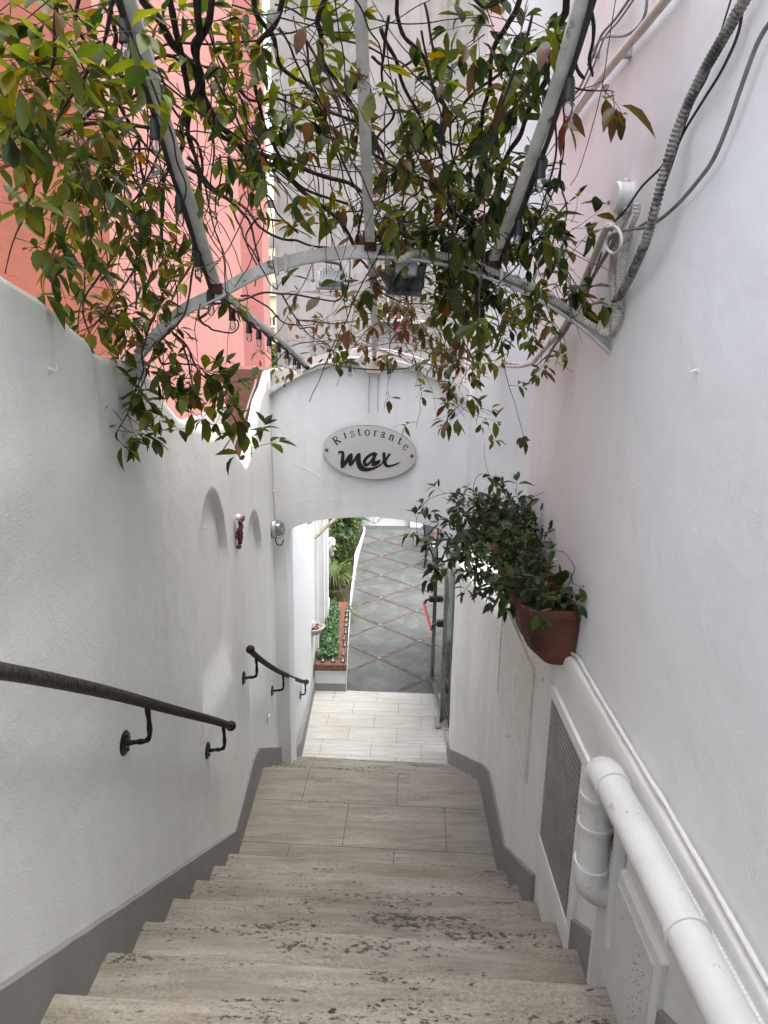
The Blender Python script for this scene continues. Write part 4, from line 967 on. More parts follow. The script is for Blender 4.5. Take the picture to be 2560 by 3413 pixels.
c=MB(); c.tube(smooth(RW([(1352,470,.02),(1335,500,.05),(1315,540,.05),(1285,590,.05),(1258,640,.04),(1230,700,.04),(1215,725,.04),(1195,750,.03),(1180,780,.03)]),6),.0055,6)
c.tube(smooth(RW([(1300,545,.03),(1280,600,.04),(1262,650,.04),(1240,690,.03),(1212,725,.03),(1190,760,.03),(1160,788,.03)]),6),.0035,6)
c.tube(smooth(RW([(1400,478,.03),(1372,494,.03),(1340,500,.05),(1318,515,.05),(1310,535,.05)]),6),.0035,6)
cableobj('cable_bundle',c,'gcable','bundle of thin grey cables tied beside the cream conduit loop','cable')
c=MB(); c.tube(smooth([V(a.x,a.y,a.z) for a in RW([(1312,492,.06),(1330,490,.06),(1342,510,.06),(1340,535,.06),(1325,548,.06),(1311,535,.06),(1314,512,.06),(1330,500,.06)])],6),.0042,7); cableobj('coiled_cable',c,'wcable','small loop of white cable hanging below the round junction box','cable')
c=MB(); c.tube(smooth(RW([(1690,15,.02),(1640,85,.02),(1600,190,.02),(1575,262,.02),(1540,345,.02),(1500,400,.02),(1460,445,.02),(1420,478,.025),(1390,492,.03),(1360,494,.03)]),8),.0042,7); cableobj('wall_cable',c,'gcable','grey cable curving down the far right of the pale wall from the top edge','cable')
c=MB(); c.tube(smooth(RW([(1606,-10,.02),(1595,70,.02),(1560,150,.02),(1520,215,.02),(1480,280,.02),(1455,330,.02),(1425,365,.03),(1385,405,.03),(1350,455,.03),(1318,488,.04),(1295,520,.03)]),8),.003,6); cableobj('wall_cable',c,'cable','thin black cable running behind the thick hose to the junction box','cable')
c=MB(); c.tube(smooth(RW([(1585,-20,.02),(1560,60,.02),(1530,160,.02),(1490,240,.02),(1440,390,.02),(1400,480,.02),(1370,580,.02),(1330,660,.02)]),8),.0018,5); cableobj('wall_cable',c,'cable','hair thin dark wire hanging straight beside the thick hose','cable')
c=MB(); c.tube(smooth(RW([(1335,-30,.06),(1320,60,.06),(1300,190,.06),(1275,290,.06),(1250,370,.06),(1232,400,.06)]),8),.0014,5); cableobj('wall_cable',c,'cable','thin loose wire dangling in front of the cream pipe','cable')
for k,(l,lab) in enumerate([([(1400,-20,.02),(1390,40,.02),(1355,75,.03),(1310,80,.02),(1290,95,.02),(1270,140,.02)],'grey cable arching from the top of the wall down to the upper clamp'),([(1365,-10,.02),(1330,40,.02),(1300,75,.02),(1284,115,.02),(1262,170,.02),(1240,205,.03),(1205,222,.03)],'grey cable running down past the upper clamp behind the right hand rail')]):
    c=MB(); c.tube(smooth(RW(l),8),.0038,6)
    if k==1: c.tube(smooth(RW([(x+7,y+4,.02) for x,y,_ in l]),8),.0030,6)
    cableobj('wall_cable',c,'gcable',lab,'cable')
c=MB()
for q in (0,5,11): c.tube(smooth(RW([(1215+q,222,.02),(1180,235+q,.02),(1140,250+q,.03),(1105,272+q,.03),(1075+q,310,.03),(1062+q,350,.03)]),8),.0035,6)
cableobj('cable_bundle',c,'gcable','three grey cables crossing the recessed corner high behind the dark leaves','cable')
# cream pipe with clips
pp=empty('wall_pipe',RW([(1330,155)])[0],'cream plastic pipe climbing diagonally up the pale wall on little clips','pipe')
c=MB(); c.tube(smooth(RW([(1470,-40,.03),(1437,0,.03),(1395,52,.03),(1345,112,.03),(1300,168,.03),(1260,220,.03),(1208,296,.03)]),6),.0115,10); c.build('pipe',M['pvc'],pp,smooth=True)
for x,y in [(1352,112),(1240,272)]:
    c=MB(); p=RW([(x,y,.015)])[0]; c.box(p,(.03,.018,.03),bev=.003); c.build('pipe_clip',M['lampgrey'],pp)
for i,(x,y,lab) in enumerate([(1285,118,'small grey cable clamp high on the wall left of the cream pipe'),(1205,228,'small grey cable clamp behind the right hand pergola rail'),(1353,508,'small grey clamp holding the ribbed conduit halfway down'),(1338,668,'small white clamp just above the pergola wall bracket'),(1167,592,'small grey clamp on the corrugated conduit in the recessed corner')]):
    c=MB(); p=RW([(x,y,.014)])[0]; c.box(p,(.03,.02,.016),bev=.003); c.box(p+V(-.012,0,.012),(.01,.024,.010),bev=.002); o=c.build('cable_clamp',M['lampgrey']); tag(o,lab,'clamp','cable clamps on the right wall')
# round junction box
jb=empty('junction_box',RW([(1358,428,0)])[0],'round white junction box on the pale wall with ribbed conduits leaving it','junction box')
c=MB(); p=RW([(1362,426,.0)])[0]; c.lathe([(.0001,0),(.036,0),(.036,-.03),(.038,-.032),(.038,-.040),(.036,-.043),(.0001,-.043)],p,24,axis='X'); c.build('box',M['pipe'],jb,smooth=True)
c=MB()
for dy,dz in ((0,.038),(.02,-.036),(-.02,-.034)): c.ball(p+V(-.015,dy,dz),.010,8)
build_each(c,'gland',M['conduit'],jb,smooth=True)
# square junction box on the arch
j2=empty('junction_box',pY(808,788,4.40),'square grey junction box at the crown of the archway above the oval sign','junction box')
c=MB(); c0_=pY(808,790,4.385); c.box(c0_,(.098,.05,.094),bev=.006); c.build('box',M['pvc'],j2)
c=MB()
for sx_ in (-1,1):
    for sz_ in (-1,1): c.ball(c0_+V(.04*sx_,-.026,.038*sz_),.006,6)
build_each(c,'lid_screw',M['lampgrey'],j2)
c=MB(); c.corr(smooth([c0_+V(-.05,-.01,-.015),c0_+V(-.085,-.01,.0),c0_+V(-.085,-.01,.05),c0_+V(-.05,-.01,.085),c0_+V(.0,-.01,.10),c0_+V(.08,.0,.085),c0_+V(.16,.0,.06),c0_+V(.28,0,.0),c0_+V(.40,.0,-.06),c0_+V(.52,0,-.17)],8),.011,.008,9); c.build('conduit',M['conduit'],j2)
c=MB()
for dx in (-.028,.030): c.tube([c0_+V(dx,.0325,-.05),c0_+V(dx-.004,.0325,-.15),c0_+V(dx-.003,.0325,-.30)],.0016,5)
tag(c.build('stain_line',plain('rusty_drip',(.42,.33,.29),.8,0,.2,30,0),aw),None)
# conduit down the left side of the arch
c=MB(); c.tube(smooth([pY(x,y,4.405) for x,y in [(583,850),(587,900),(590,960),(592,1010),(594,1060),(597,1120)]],5),.006,7)
for x,y in [(590,950),(593,1060)]: c.box(pY(x,y,4.405),(.025,.012,.012),bev=.002)
tag(c.build('wall_conduit',M['arch']),'thin white painted conduit down the left edge of the archway to the caged lamp','conduit')
# ---------------- oval sign
SY=4.40
def SP(x,y,d=0): q=V(0,0,0); nx,ny_=1070+x/5.0273,1410+y/5.025; return pY(nx/K,ny_/K,SY-d)
sg=empty('oval_sign',SP(816,486),'oval silver restaurant sign with black lettering fixed by two round caps','sign')
def ell(n=72,grow=0,rot=math.radians(5.2)):
    out=[]
    for i in range(n):
        a=2*PI*i/n; ex,ey=(775+grow)*math.cos(a),(442+grow)*math.sin(a); ca,sa=math.cos(rot),math.sin(rot)
        out.append((816+ex*ca-ey*sa,486+ex*sa+ey*ca))
    return out
def plate(mb,pts,d0,d1,holes=()):
    q=[[(SP(x,y).x,SP(x,y).z) for x,y in l] for l in [pts]+list(holes)]
    mb.prism(q[0],'Y',SY-d0,SY-d1,holes=q[1:])
mb=MB(); plate(mb,ell(),0,.012); mb.build('plate',M['signface'],sg)
mb=MB(); plate(mb,ell(grow=3),-.014,.0105); mb.build('rim',M['signedge'],sg)
mb=MB()
def dense(l,sub=4): 
    l=[V(a,b,0) for a,b in l]; return [(p.x,p.y) for p in smooth(l+[l[0]],sub)][:-1]
mo=[(285,503),(292,478),(312,464),(345,459),(378,466),(392,485),(397,525),(396,570),(393,628),(425,580),(460,528),(488,506),(514,500),(529,515),(535,560),(533,622),(570,560),(605,512),(635,497),(656,501),(667,530),(668,585),(673,640),(692,685),(722,722),(762,739),(812,743),(870,735),(930,715),(985,688),(1030,650),(1040,662),(1010,700),(960,732),(880,773),(800,799),(740,805),(680,796),(640,772),(610,733),(593,680),(584,622),(560,655),(530,697),(500,713),(475,706),(462,684),(457,655),(430,685),(395,728),(350,753),(336,735),(330,690),(328,640),(338,565),(347,510),(322,497),(300,505)]
plate(mb,dense(mo,3),.0121,.0150)
ao=[(699,650),(703,622),(725,585),(765,542),(820,503),(870,485),(905,481),(925,495),(945,501),(941,528),(922,560),(912,600),(914,632),(945,618),(985,607),(999,625),(990,655),(950,690),(900,713),(868,716),(846,700),(845,655),(820,685),(780,716),(750,723),(715,703)]
ah=[(755,655),(765,620),(795,582),(830,553),(858,541),(866,552),(842,598),(805,648),(775,668)]
plate(mb,dense(ao,3),.0121,.0151,[dense(ah,3)])
xo=[(1028,540),(1030,497),(1050,482),(1070,487),(1083,510),(1085,572),(1110,538),(1135,506),(1155,500),(1168,511),(1160,536),(1122,580),(1102,620),(1100,652),(1112,685),(1140,695),(1190,690),(1255,670),(1331,645),(1290,677),(1220,711),(1160,731),(1110,738),(1075,722),(1052,690),(1030,655),(1005,690),(985,700),(1020,650),(1032,600)]
plate(mb,dense(xo,3),.0121,.0152)
mb.build('script_lettering',M['ink'],sg)
# serif capitals and small letters as pen strokes: (points,width0,width1)
G={'R':[([(.12,0),(.12,1)],.13),([(.0,0),(.28,0)],.045),([(.0,1),(.2,1)],.045),([(.12,.98),(.38,.98),(.55,.86),(.56,.70),(.44,.56),(.14,.53)],.08),([(.30,.54),(.48,.28),(.62,.06),(.76,0)],.12)],
'i':[([(.15,0),(.15,.66)],.12),([(0,0),(.3,0)],.045),([(.03,.62),(.16,.66)],.05),([(.15,.90),(.15,.93)],.13)],
's':[([(.40,.50),(.38,.62),(.24,.67),(.08,.60),(.08,.48),(.24,.36),(.40,.24),(.40,.09),(.22,-.01),(.06,.04),(.03,.18)],.075)],
't':[([(.18,.88),(.18,.14),(.24,.02),(.36,.02),(.44,.10)],.11),([(.02,.64),(.38,.64)],.05),([(.04,.64),(.18,.86)],.04)],
'o':[([(.27,.67),(.09,.56),(.04,.33),(.09,.10),(.27,-.01),(.45,.10),(.50,.33),(.45,.56),(.27,.67)],.09)],
'r':[([(.14,0),(.14,.62)],.115),([(0,0),(.30,0)],.045),([(.0,.62),(.15,.67)],.05),([(.15,.46),(.26,.62),(.40,.62),(.42,.54)],.085)],
'a':[([(.09,.50),(.14,.62),(.27,.67),(.38,.60),(.38,.12),(.44,.03),(.54,.08)],.095),([(.38,.42),(.16,.33),(.05,.20),(.08,.05),(.22,.0),(.38,.12)],.085)],
'n':[([(.12,0),(.12,.62)],.11),([(0,0),(.24,0)],.045),([(.0,.60),(.13,.66)],.05),([(.13,.50),(.25,.64),(.40,.64),(.46,.50),(.46,0)],.10),([(.34,0),(.58,0)],.045)],
'e':[([(.07,.40),(.46,.40),(.44,.56),(.28,.67),(.10,.56),(.04,.33),(.09,.10),(.25,-.01),(.40,.04),(.48,.16)],.08)]}
mb=MB()
def letter(ch,cx,cy,ang,h):
    st=G[ch]; w=max(p[0] for s_ in st for p in s_[0]); hc=.5 if ch in'R' else .33
    ca,sa=math.cos(ang),math.sin(ang)
    def T(u,v): a,b=(u-w/2)*h,-(v-hc)*h; return (cx+a*ca-b*sa,cy+a*sa+b*ca)
    for n_,(pts,wd) in enumerate(st):
        pp_=[V(a,b,0) for a,b in pts]; pp_=smooth(pp_,5) if len(pts)>3 else pp_
        L=[];Rr=[]
        for i,p in enumerate(pp_):
            t=(pp_[min(i+1,len(pp_)-1)]-pp_[max(i-1,0)]).normalized(); nn=V(-t.y,t.x,0)*wd*.68*(.6+.5*abs(t.y) if len(pts)>3 else 1)
            L.append(p+nn); Rr.append(p-nn)
        base=len(mb.v)
        vs=[]
        for a,b in zip(L,Rr):
            for q in (a,b):
                s1=T(q.x,q.y); vs.append(SP(*s1,.0124+.0004*n_))
        mb.add(vs,[(2*i,2*i+1,2*i+3,2*i+2) for i in range(len(L)-1)])
for ch,cx,cy,a,h in [('R',262,285,-.60,138),('i',403,207,-.33,140),('s',523,188,-.20,140),('t',642,163,-.12,132),('o',772,161,.02,142),('r',912,172,.08,134),('a',1040,198,.17,138),('n',1182,245,.33,138),('t',1318,312,.45,128),('e',1418,405,.60,138)]:
    letter(ch,cx,cy,a,h)
al=mb.build('arched_lettering',M['ink'],sg)
for (x,y) in ((95,450),(1523,548)):
    mb=MB(); p=SP(x,y,.012); mb.lathe([(.0001,0),(.0115,0),(.0115,-.005),(.009,-.007),(.0001,-.007)],p,16,axis='Y'); mb.build('fixing_cap',M['screw'],sg,smooth=True)
# ---------------- handrails
def handrail(loc,label,pts,rad,brs,pitch):
    root=empty('handrail',loc,label,'handrail','wrought iron handrails on the white stair wall')
    c=MB(); c.rope(smooth(pts,8),rad,pitch,3); c.build('twisted_rail',M['iron_rope'],root,smooth='all')
    for e_ in (pts[0],pts[-1]):
        if e_.y>1: c=MB(); c.ball(e_,rad*1.55,14); c.build('end_knob',M['iron'],root,smooth=True)
    P=resample(smooth(pts,8),.01)
    for y in brs:
        p=min(P,key=lambda q:abs(q.y-y)); z=p.z-rad*.8
        drop=.115; yy=p.y-.0
        xw=wallx(yy,z-drop) if yy<4.4 else pwx(yy)
        arm=smooth([V(p.x,yy,z),V(p.x+.002,yy,z-.05),V(p.x,yy,z-.095),V(p.x-.012,yy,z-drop+.004),V(p.x-.035,yy,z-drop),V(xw+.01,yy,z-drop-.004)],5)
        c=MB(); c.tube(arm,[.0075*(1+.14*math.sin(i*1.1)) for i in range(len(arm))],8); b=c.build('bracket',M['iron'],root,smooth=True)
        c=MB(); pr=[(.0001,.0),(.036,.0),(.037,.003),(.033,.007),(.012,.009),(.0001,.009)]; c.lathe(pr,V(xw-.001,yy,z-drop-.004),14,axis='X')
        c.ball(V(xw+.010,yy,z-drop+.018),.004,6); c.ball(V(xw+.010,yy,z-drop-.026),.004,6); c.build('wall_rosette',M['iron'],b)
    return root
xr=-.668
_a,_b=pX(-60,1441,-.668),pX(120,1471,-.668)
h1=[_a+(_a-_b)*1.6]+[pX(x,y,-.668) for x,y in [(-60,1441),(0,1449),(120,1471),(250,1500),(380,1535),(460,1556),(499,1568)]]
handrail((-.7,1.8,2.3),'long dark twisted iron handrail with a ball end in the near left of the stairs',h1,.0148,[pX(318,1520,-.668).y,pX(482,1563,-.668).y],.0155)
h2_=[pX(541,1403,-.668),pX(548,1412,-.668),pX(570,1430,-.668),pX(600,1449,-.668),pX(630,1463,-.668),pX(650,1471,-.668),pX(662,1473,-.668)]
handrail((-.7,4.2,1.3),'second dark iron handrail going down beneath the archway beside the blind arches',h2_,.0148,[pX(553,1415,-.668).y,pX(611,1453,-.668).y,pX(632,1465,-.668).y,pX(659,1473,-.668).y],.0155)
# ---------------- caged bulkhead lamp
bl_=empty('bulkhead_lamp',V(-.72,4.40,2.36),'grey caged bulkhead lamp in the corner left of the archway opening','lamp')
c=MB(); cc=pY(588,1143,4.33); cc.x=-.715
c.lathe([(.0001,0),(.05,0),(.05,.02),(.044,.028),(.0001,.028)],cc+V(-.02,0,0),16,axis='X',sx=.85,sy=1.25); 
c.build('lamp_body',M['lampgrey'],bl_,smooth=True)
c=MB(); c.lathe([(.038,.028),(.038,.045),(.030,.062),(.016,.072),(.0001,.075)],cc+V(-.02,0,0),16,axis='X',sx=.85,sy=1.25); c.build('lens',M['lampglass'],bl_,smooth=True)
c=MB()
for dz in (-.03,0.0,.03): 
    c.tube(smooth([cc+V(.008,-.04,dz),cc+V(.04,-.034,dz),cc+V(.058,0,dz),cc+V(.04,.034,dz),cc+V(.008,.04,dz)],5),.0022,5)
c.tube(smooth([cc+V(.008,0,.06),cc+V(.04,0,.052),cc+V(.06,0,0),cc+V(.04,0,-.052),cc+V(.008,0,-.06)],5),.0022,5)
c.build('wire_cage',M['steel'],bl_,smooth=True)
c=MB(); c.tube(smooth([cc+V(.0,-.005,-.06),cc+V(.002,-.01,-.085),cc+V(.02,-.01,-.108),cc+V(.042,-.01,-.10),cc+V(.052,-.005,-.07)],6),.004,6); c.build('cable_loop',M['iron'],bl_,smooth=True)
# ---------------- grape ornament
go=empty('wall_ornament',pX(512,1150,-.73),'maroon glazed ceramic bunch of grapes on the wall between the two blind arches','ornament')
c=MB(); g0=pX(512,1150,-.735)
for i in range(30):
    t=R_.random(); z=.075-.15*t; rr=.030*(1-t*.7); a=R_.uniform(-1.4,1.4); c.ball(g0+V(.006+rr*math.cos(a)*.8,rr*math.sin(a)*1.3,z),.012,8)
c.build('grapes',M['grape'],go,smooth=True)
c=MB(); c.ball(g0+V(.012,-.01,.082),.016,8,(1,1,1)); c.ball(g0+V(.01,.01,.075),.012,8); c.build('glazed_leaf',M['cream'],go,smooth=True)
o=MB(); q=pX(580,1553,-.735); o.box(q+V(.003,0,0),(.012,.045,.05),bev=.003); tag(o.build('wall_plate',M['cream']),'small white square cover plate low on the wall below the second handrail','cover plate')
# ---------------- white hooks
def hook(p,side,label,s=1):
    c=MB(); c.tube(smooth([p,p+V(.008*side,0,0),p+V(.014*side,0,-.004),p+V(.018*side,0,-.003),p+V(.018*side,0,.010)],4),.0018*s,6); c.box(p+V(.0*side,0,0),(.004,.008,.012),bev=.001)
    tag(c.build('wall_hook',M['cream'],smooth=True),label,'hook','small white hooks on the walls')
def LWp(x,y): 
    p=pX(x,y,-.74)
    for _ in range(4): p=pX(x,y,wallx(p.y,p.z) if p.y<4.4 else pwx(p.y))
    return p
hook(LWp(104,798),1,'white hook on the near upper part of the scalloped wall')
hook(LWp(306,935),1,'white hook just under the hanging leaves on the scalloped wall')
hook(LWp(437,1140),1,'white hook inside the larger blind arch')
hook(LWp(523,1162),1,'white hook inside the smaller blind arch')
hook(LWp(622,1205),1,'white hook on the bright passage wall beyond the caged lamp')
hook(LWp(649,1290),1,'lower white hook on the bright passage wall')
hook(RW([(1508,800,0)])[0],-1,'white hook alone on the broad blank wall at the right',1.2)
hook(RW([(1252,1295,0)])[0],-1,'white hook on the wall right behind the front terracotta pot',1.2)
hook(RW([(1205,1208,0)])[0],-1,'white hook half hidden by leaves behind the second pot',1.2)
def SWp(x,y): return pX(x,y,.612)
hook(SWp(1013,1340),-1,'white hook on the service wall just under the ledge near the glass door')
hook(SWp(1172,1467),-1,'white hook between the two louvre vents')
hook(SWp(1100,1590),-1,'white hook low beside the cream louvre vent')
# ---------------- pipes low right
pr_=empty('drain_pipe',(.56,1.2,2.57),'thick white drain pipe running along the ledge with an elbow dropping into the wall','pipe')
zc=2.572; c=MB(); c.tube(smooth([V(.556,-1.2,2.575),V(.556,.2,2.573),V(.556,1.0,zc),V(.556,1.43,zc-.002)],8),.0385,24); c.build('pipe',M['pipe'],pr_,smooth=True)
el=[V(.556,1.42,zc-.002),V(.556,1.455,zc-.003),V(.556,1.488,zc-.018),V(.556,1.502,zc-.05),V(.556,1.503,zc-.085)]
c=MB(); c.tube(smooth(el,6),.0425,24); c.build('elbow',M['pipe'],pr_,smooth=True)
dn=[V(.556,1.503,zc-.07),V(.556,1.500,2.40),V(.556,1.495,2.27)]
c=MB(); c.tube(dn,.0405,24); c.build('down_pipe',M['pipe'],pr_,smooth=True)
c=MB(); c.tube(smooth([V(.556,1.495,2.285),V(.556,1.495,2.25),V(.565,1.495,2.222),V(.59,1.495,2.205),V(.63,1.495,2.20)],6),.0445,24); c.build('elbow',M['pipe'],pr_,smooth=True)
def ring(mb,c_,ax,r,w=.006,t=.003):
    prof=[(r-.002,-w),(r+t,-w),(r+t,w),(r-.002,w)]
    mb.lathe(prof,c_,24,axis=ax)
c=MB()
for y in (1.415,1.0,.62): ring(c,V(.556,y,zc),'Y',.0400)
for z in (2.485,2.40,2.285): ring(c,V(.556,1.50,z),'Z',.042)
build_each(c,'pipe_collar',M['pipe'],pr_,smooth=True)
c=MB(); c.box(V(.600,1.50,2.395),(.05,.02,.012),bev=.002); c.build('pipe_clamp',M['lampgrey'],pr_)
c=MB(); c.tube(smooth([V(.597,1.44,2.49),V(.597,1.43,2.40),V(.597,1.425,2.25),V(.60,1.42,2.10)],6),.017,12)
tag(c.build('small_pipe',M['pipe'],smooth=True),'slim white painted pipe standing behind the vertical drain pipe','pipe')
c=MB(); c.corr(smooth([V(.600,1.55,2.53),V(.607,1.40,2.545),V(.609,1.1,2.553),V(.609,.6,2.556),V(.609,-.4,2.556)],10),.008,.0075,9,.12)
tag(c.build('corrugated_conduit',M['pipe']),'white painted ribbed conduit tucked between the thick drain pipe and the ledge','conduit')
c=MB(); c.corr(smooth([V(.57,1.56,2.40),V(.595,1.50,2.375),V(.60,1.46,2.35)],8),.008,.006,9,.14); tag(c.build('flexible_tube',M['hose']),'short grey ribbed tube behind the vertical drain pipe','tube')
# ================================================================ TERRACOTTA WALL POTS
def wall_pot(y0,zt,L,xw,label,depth=.18,h=.225):
    # half basket trough: flat back on the wall, bowed front
    root=empty('terracotta_pot',V(xw,y0+L/2,zt-h),label,'plant pot','terracotta troughs hanging on the right wall')
    def sec(z,sc,dp,inn=0):
        # plan outline at height z ; near end flat-ish, bowed front edge
        out=[]; 
        n=40; y1=y0+L*(1-sc)/2+inn; y2=y0+L-L*(1-sc)/2-inn; d=dp-inn
        for i in range(n+1):
            t=i/n; a=PI*t; yy=(y1+y2)/2-(y2-y1)/2*math.copysign(abs(math.cos(a))**.55,math.cos(a)); xx=xw-.006-inn*.4-d*abs(math.sin(a))**.30-(.0025*math.sin(i*2.6) if sc<.99 else 0)
            out.append(V(xx,yy,z))
        return out
    rings=[sec(zt-h+.0,.62,depth*.40),sec(zt-h+.008,.70,depth*.50),sec(zt-h*.75,.84,depth*.78),sec(zt-h*.45,.93,depth*.93),sec(zt-h*.2,.97,depth*.99),sec(zt-.03,.985,depth*1.0),sec(zt-.026,1.0,depth*1.05),sec(zt-.004,1.0,depth*1.06),sec(zt,.99,depth*1.03),sec(zt,.99,depth*1.02,.014),sec(zt-.006,.985,depth*.98,.018),sec(zt-.05,.96,depth*.96,.018)]
    c=MB(); c.rings(rings,True); c.build('trough',M['terra'],root,smooth=True)
    c=MB(); s_=sec(zt-.045,.975,depth*.97,.014); cen=sum(s_,V(0,0,0))/len(s_); vs=[cen+V(0,0,.012)]+[q+V(0,0,.006*noise.noise(q*30)) for q in s_]; c.add(vs,[(0,i,i+1) for i in range(1,len(s_))]+[(0,len(s_),1)]); c.build('soil',M['soil'],root)
    return root
pots=[(2.05,2.752,.43,.645,'front terracotta trough with bare soil showing at its near end'),(2.56,2.735,.43,.672,'middle terracotta trough almost hidden under trailing leaves'),(3.08,2.72,.43,.70,'farthest terracotta trough with only its rim showing through the leaves')]
PM={'stems':M['twig'],'twigs':M['green_twig'],'leaves':M['leafP'],'young_leaves':M['leafY'],'bronze_leaves':M['leafB'],'big_leaves':M['leafD']}
for i,(y0,zt,L,xw,lab) in enumerate(pots): wall_pot(y0,zt,L,xw,lab)
def potplant(y0,zt,L,xw,label,n,big,seed):
    root=empty('trailing_plant',V(xw-.08,y0+L/2,zt-.04),label,'plant','plants growing in the wall troughs'); P=Plant()
    for _ in range(n):
        b=V(xw-R_.uniform(.03,.15),y0+R_.uniform(.08 if i==0 else .02,L-.02),zt-.03)
        d=V(R_.uniform(-.8,.12),R_.uniform(-.6,.6),R_.uniform(.4,1.2)).normalized(); L_=R_.uniform(.10,.28)
        P.twig(b,d,L_,.038,'leaves',droop=.6,tipyoung=.2,r=.0018,spacing=.026,bare=.08,mixkey='bronze_leaves',mixp=.03,width=.46,start=.25)
    for _ in range(big):
        b=V(xw-R_.uniform(.04,.14),y0+R_.uniform(.05,.3),zt-.02); d=V(R_.uniform(-.8,.3),R_.uniform(-.7,.5),R_.uniform(.4,.9)); leaf(P.g('big_leaves'),b+d.normalized()*.05,d,V(0,0,1),R_.uniform(.07,.10),.66,.15,.4)
    return root,P
r1,Q1=potplant(2.05,2.752,.43,.645,'leafy plant with large glossy round leaves in the front trough',16,13,1)
for l in [[(1190,1290,2.2),(1225,1270,2.2),(1240,1235,2.2),(1232,1210,2.2),(1215,1190,2.2)],[(1205,1330,2.15),(1225,1300,2.15),(1228,1285,2.15),(1240,1280,2.15)]]:
    s_=Q1.stem([pD(*q) for q in l],.0022,.001,.003); sprout(Q1,s_,3,(.03,.06),.05,'leaves',.3,.2,.7)
for c in [(1155,1305,28,20,2.2,4),(1125,1280,38,25,2.25,6),(1090,1270,40,25,2.3,9),(1170,1270,30,30,2.3,5)]: cluster(Q1,*c,.045,key='leaves',Lr=(.03,.08),tipyoung=.1,droop=.4,width=.46)
Q1.build(r1,PM)
r2,Q2=potplant(2.56,2.735,.43,.672,'thick bushy trailing plant spilling over the middle trough',34,0,2)
for c in [(1060,1240,50,35,2.6,16),(1100,1195,60,45,2.65,22),(1045,1190,45,40,2.7,15),(1130,1160,50,40,2.7,12)]: cluster(Q2,*c,.046,key='leaves',Lr=(.04,.10),tipyoung=.15,droop=.4,width=.46)
Q2.build(r2,PM)
r3,Q3=potplant(3.08,2.72,.43,.70,'far trailing plant with long curling runners reaching over the archway opening',34,0,3)
for c in [(1050,1130,60,40,3.1,28),(1000,1110,50,30,3.2,16),(990,1170,50,50,3.1,20),(1100,1110,50,40,3.1,18),(1130,1130,30,30,3.1,7)]: cluster(Q3,*c,.055,key='leaves',Lr=(.05,.14),tipyoung=.08,droop=.6,width=.46)
for l,n_ in [([(1040,1080,3.2),(990,1065,3.2),(950,1070,3.2),(920,1085,3.2),(905,1110,3.2),(898,1140,3.2),(905,1165,3.2),(925,1180,3.2),(960,1185,3.2)],9),([(1080,1100,3.0),(1062,1050,3.0),(1050,1000,3.0),(1048,955,3.0)],0),([(1040,1100,3.0),(1022,1060,3.0),(1030,1030,3.0),(1055,1025,3.0),(1070,1045,3.0),(1085,1085,3.0)],3),([(1120,1130,2.9),(1135,1095,2.9),(1150,1075,2.9),(1190,1062,2.9),(1225,1058,2.9),(1242,1062,2.9)],2),([(1130,1110,2.9),(1118,1075,2.9),(1112,1055,2.9)],3),([(1165,1150,2.8),(1190,1145,2.8),(1220,1120,2.8)],0),([(1100,1110,2.9),(1130,1140,2.9),(1150,1180,2.9),(1190,1185,2.8),(1230,1210,2.7)],5),([(1000,1140,3.1),(960,1120,3.1),(900,1150,3.1),(860,1168,3.1)],1),([(1000,1200,3.0),(960,1230,3.0),(905,1238,3.0)],3),([(1000,1240,3.0),(985,1235,3.0),(995,1260,3.0),(998,1290,3.0)],0)]:
    s_=Q3.stem([pD(*q) for q in l],.0016,.0008,.004); 
    if n_: sprout(Q3,s_,n_,(.03,.07),.052,'leaves',.5,0,.15,t0=.2,width=.46)
Q3.build(r3,PM)

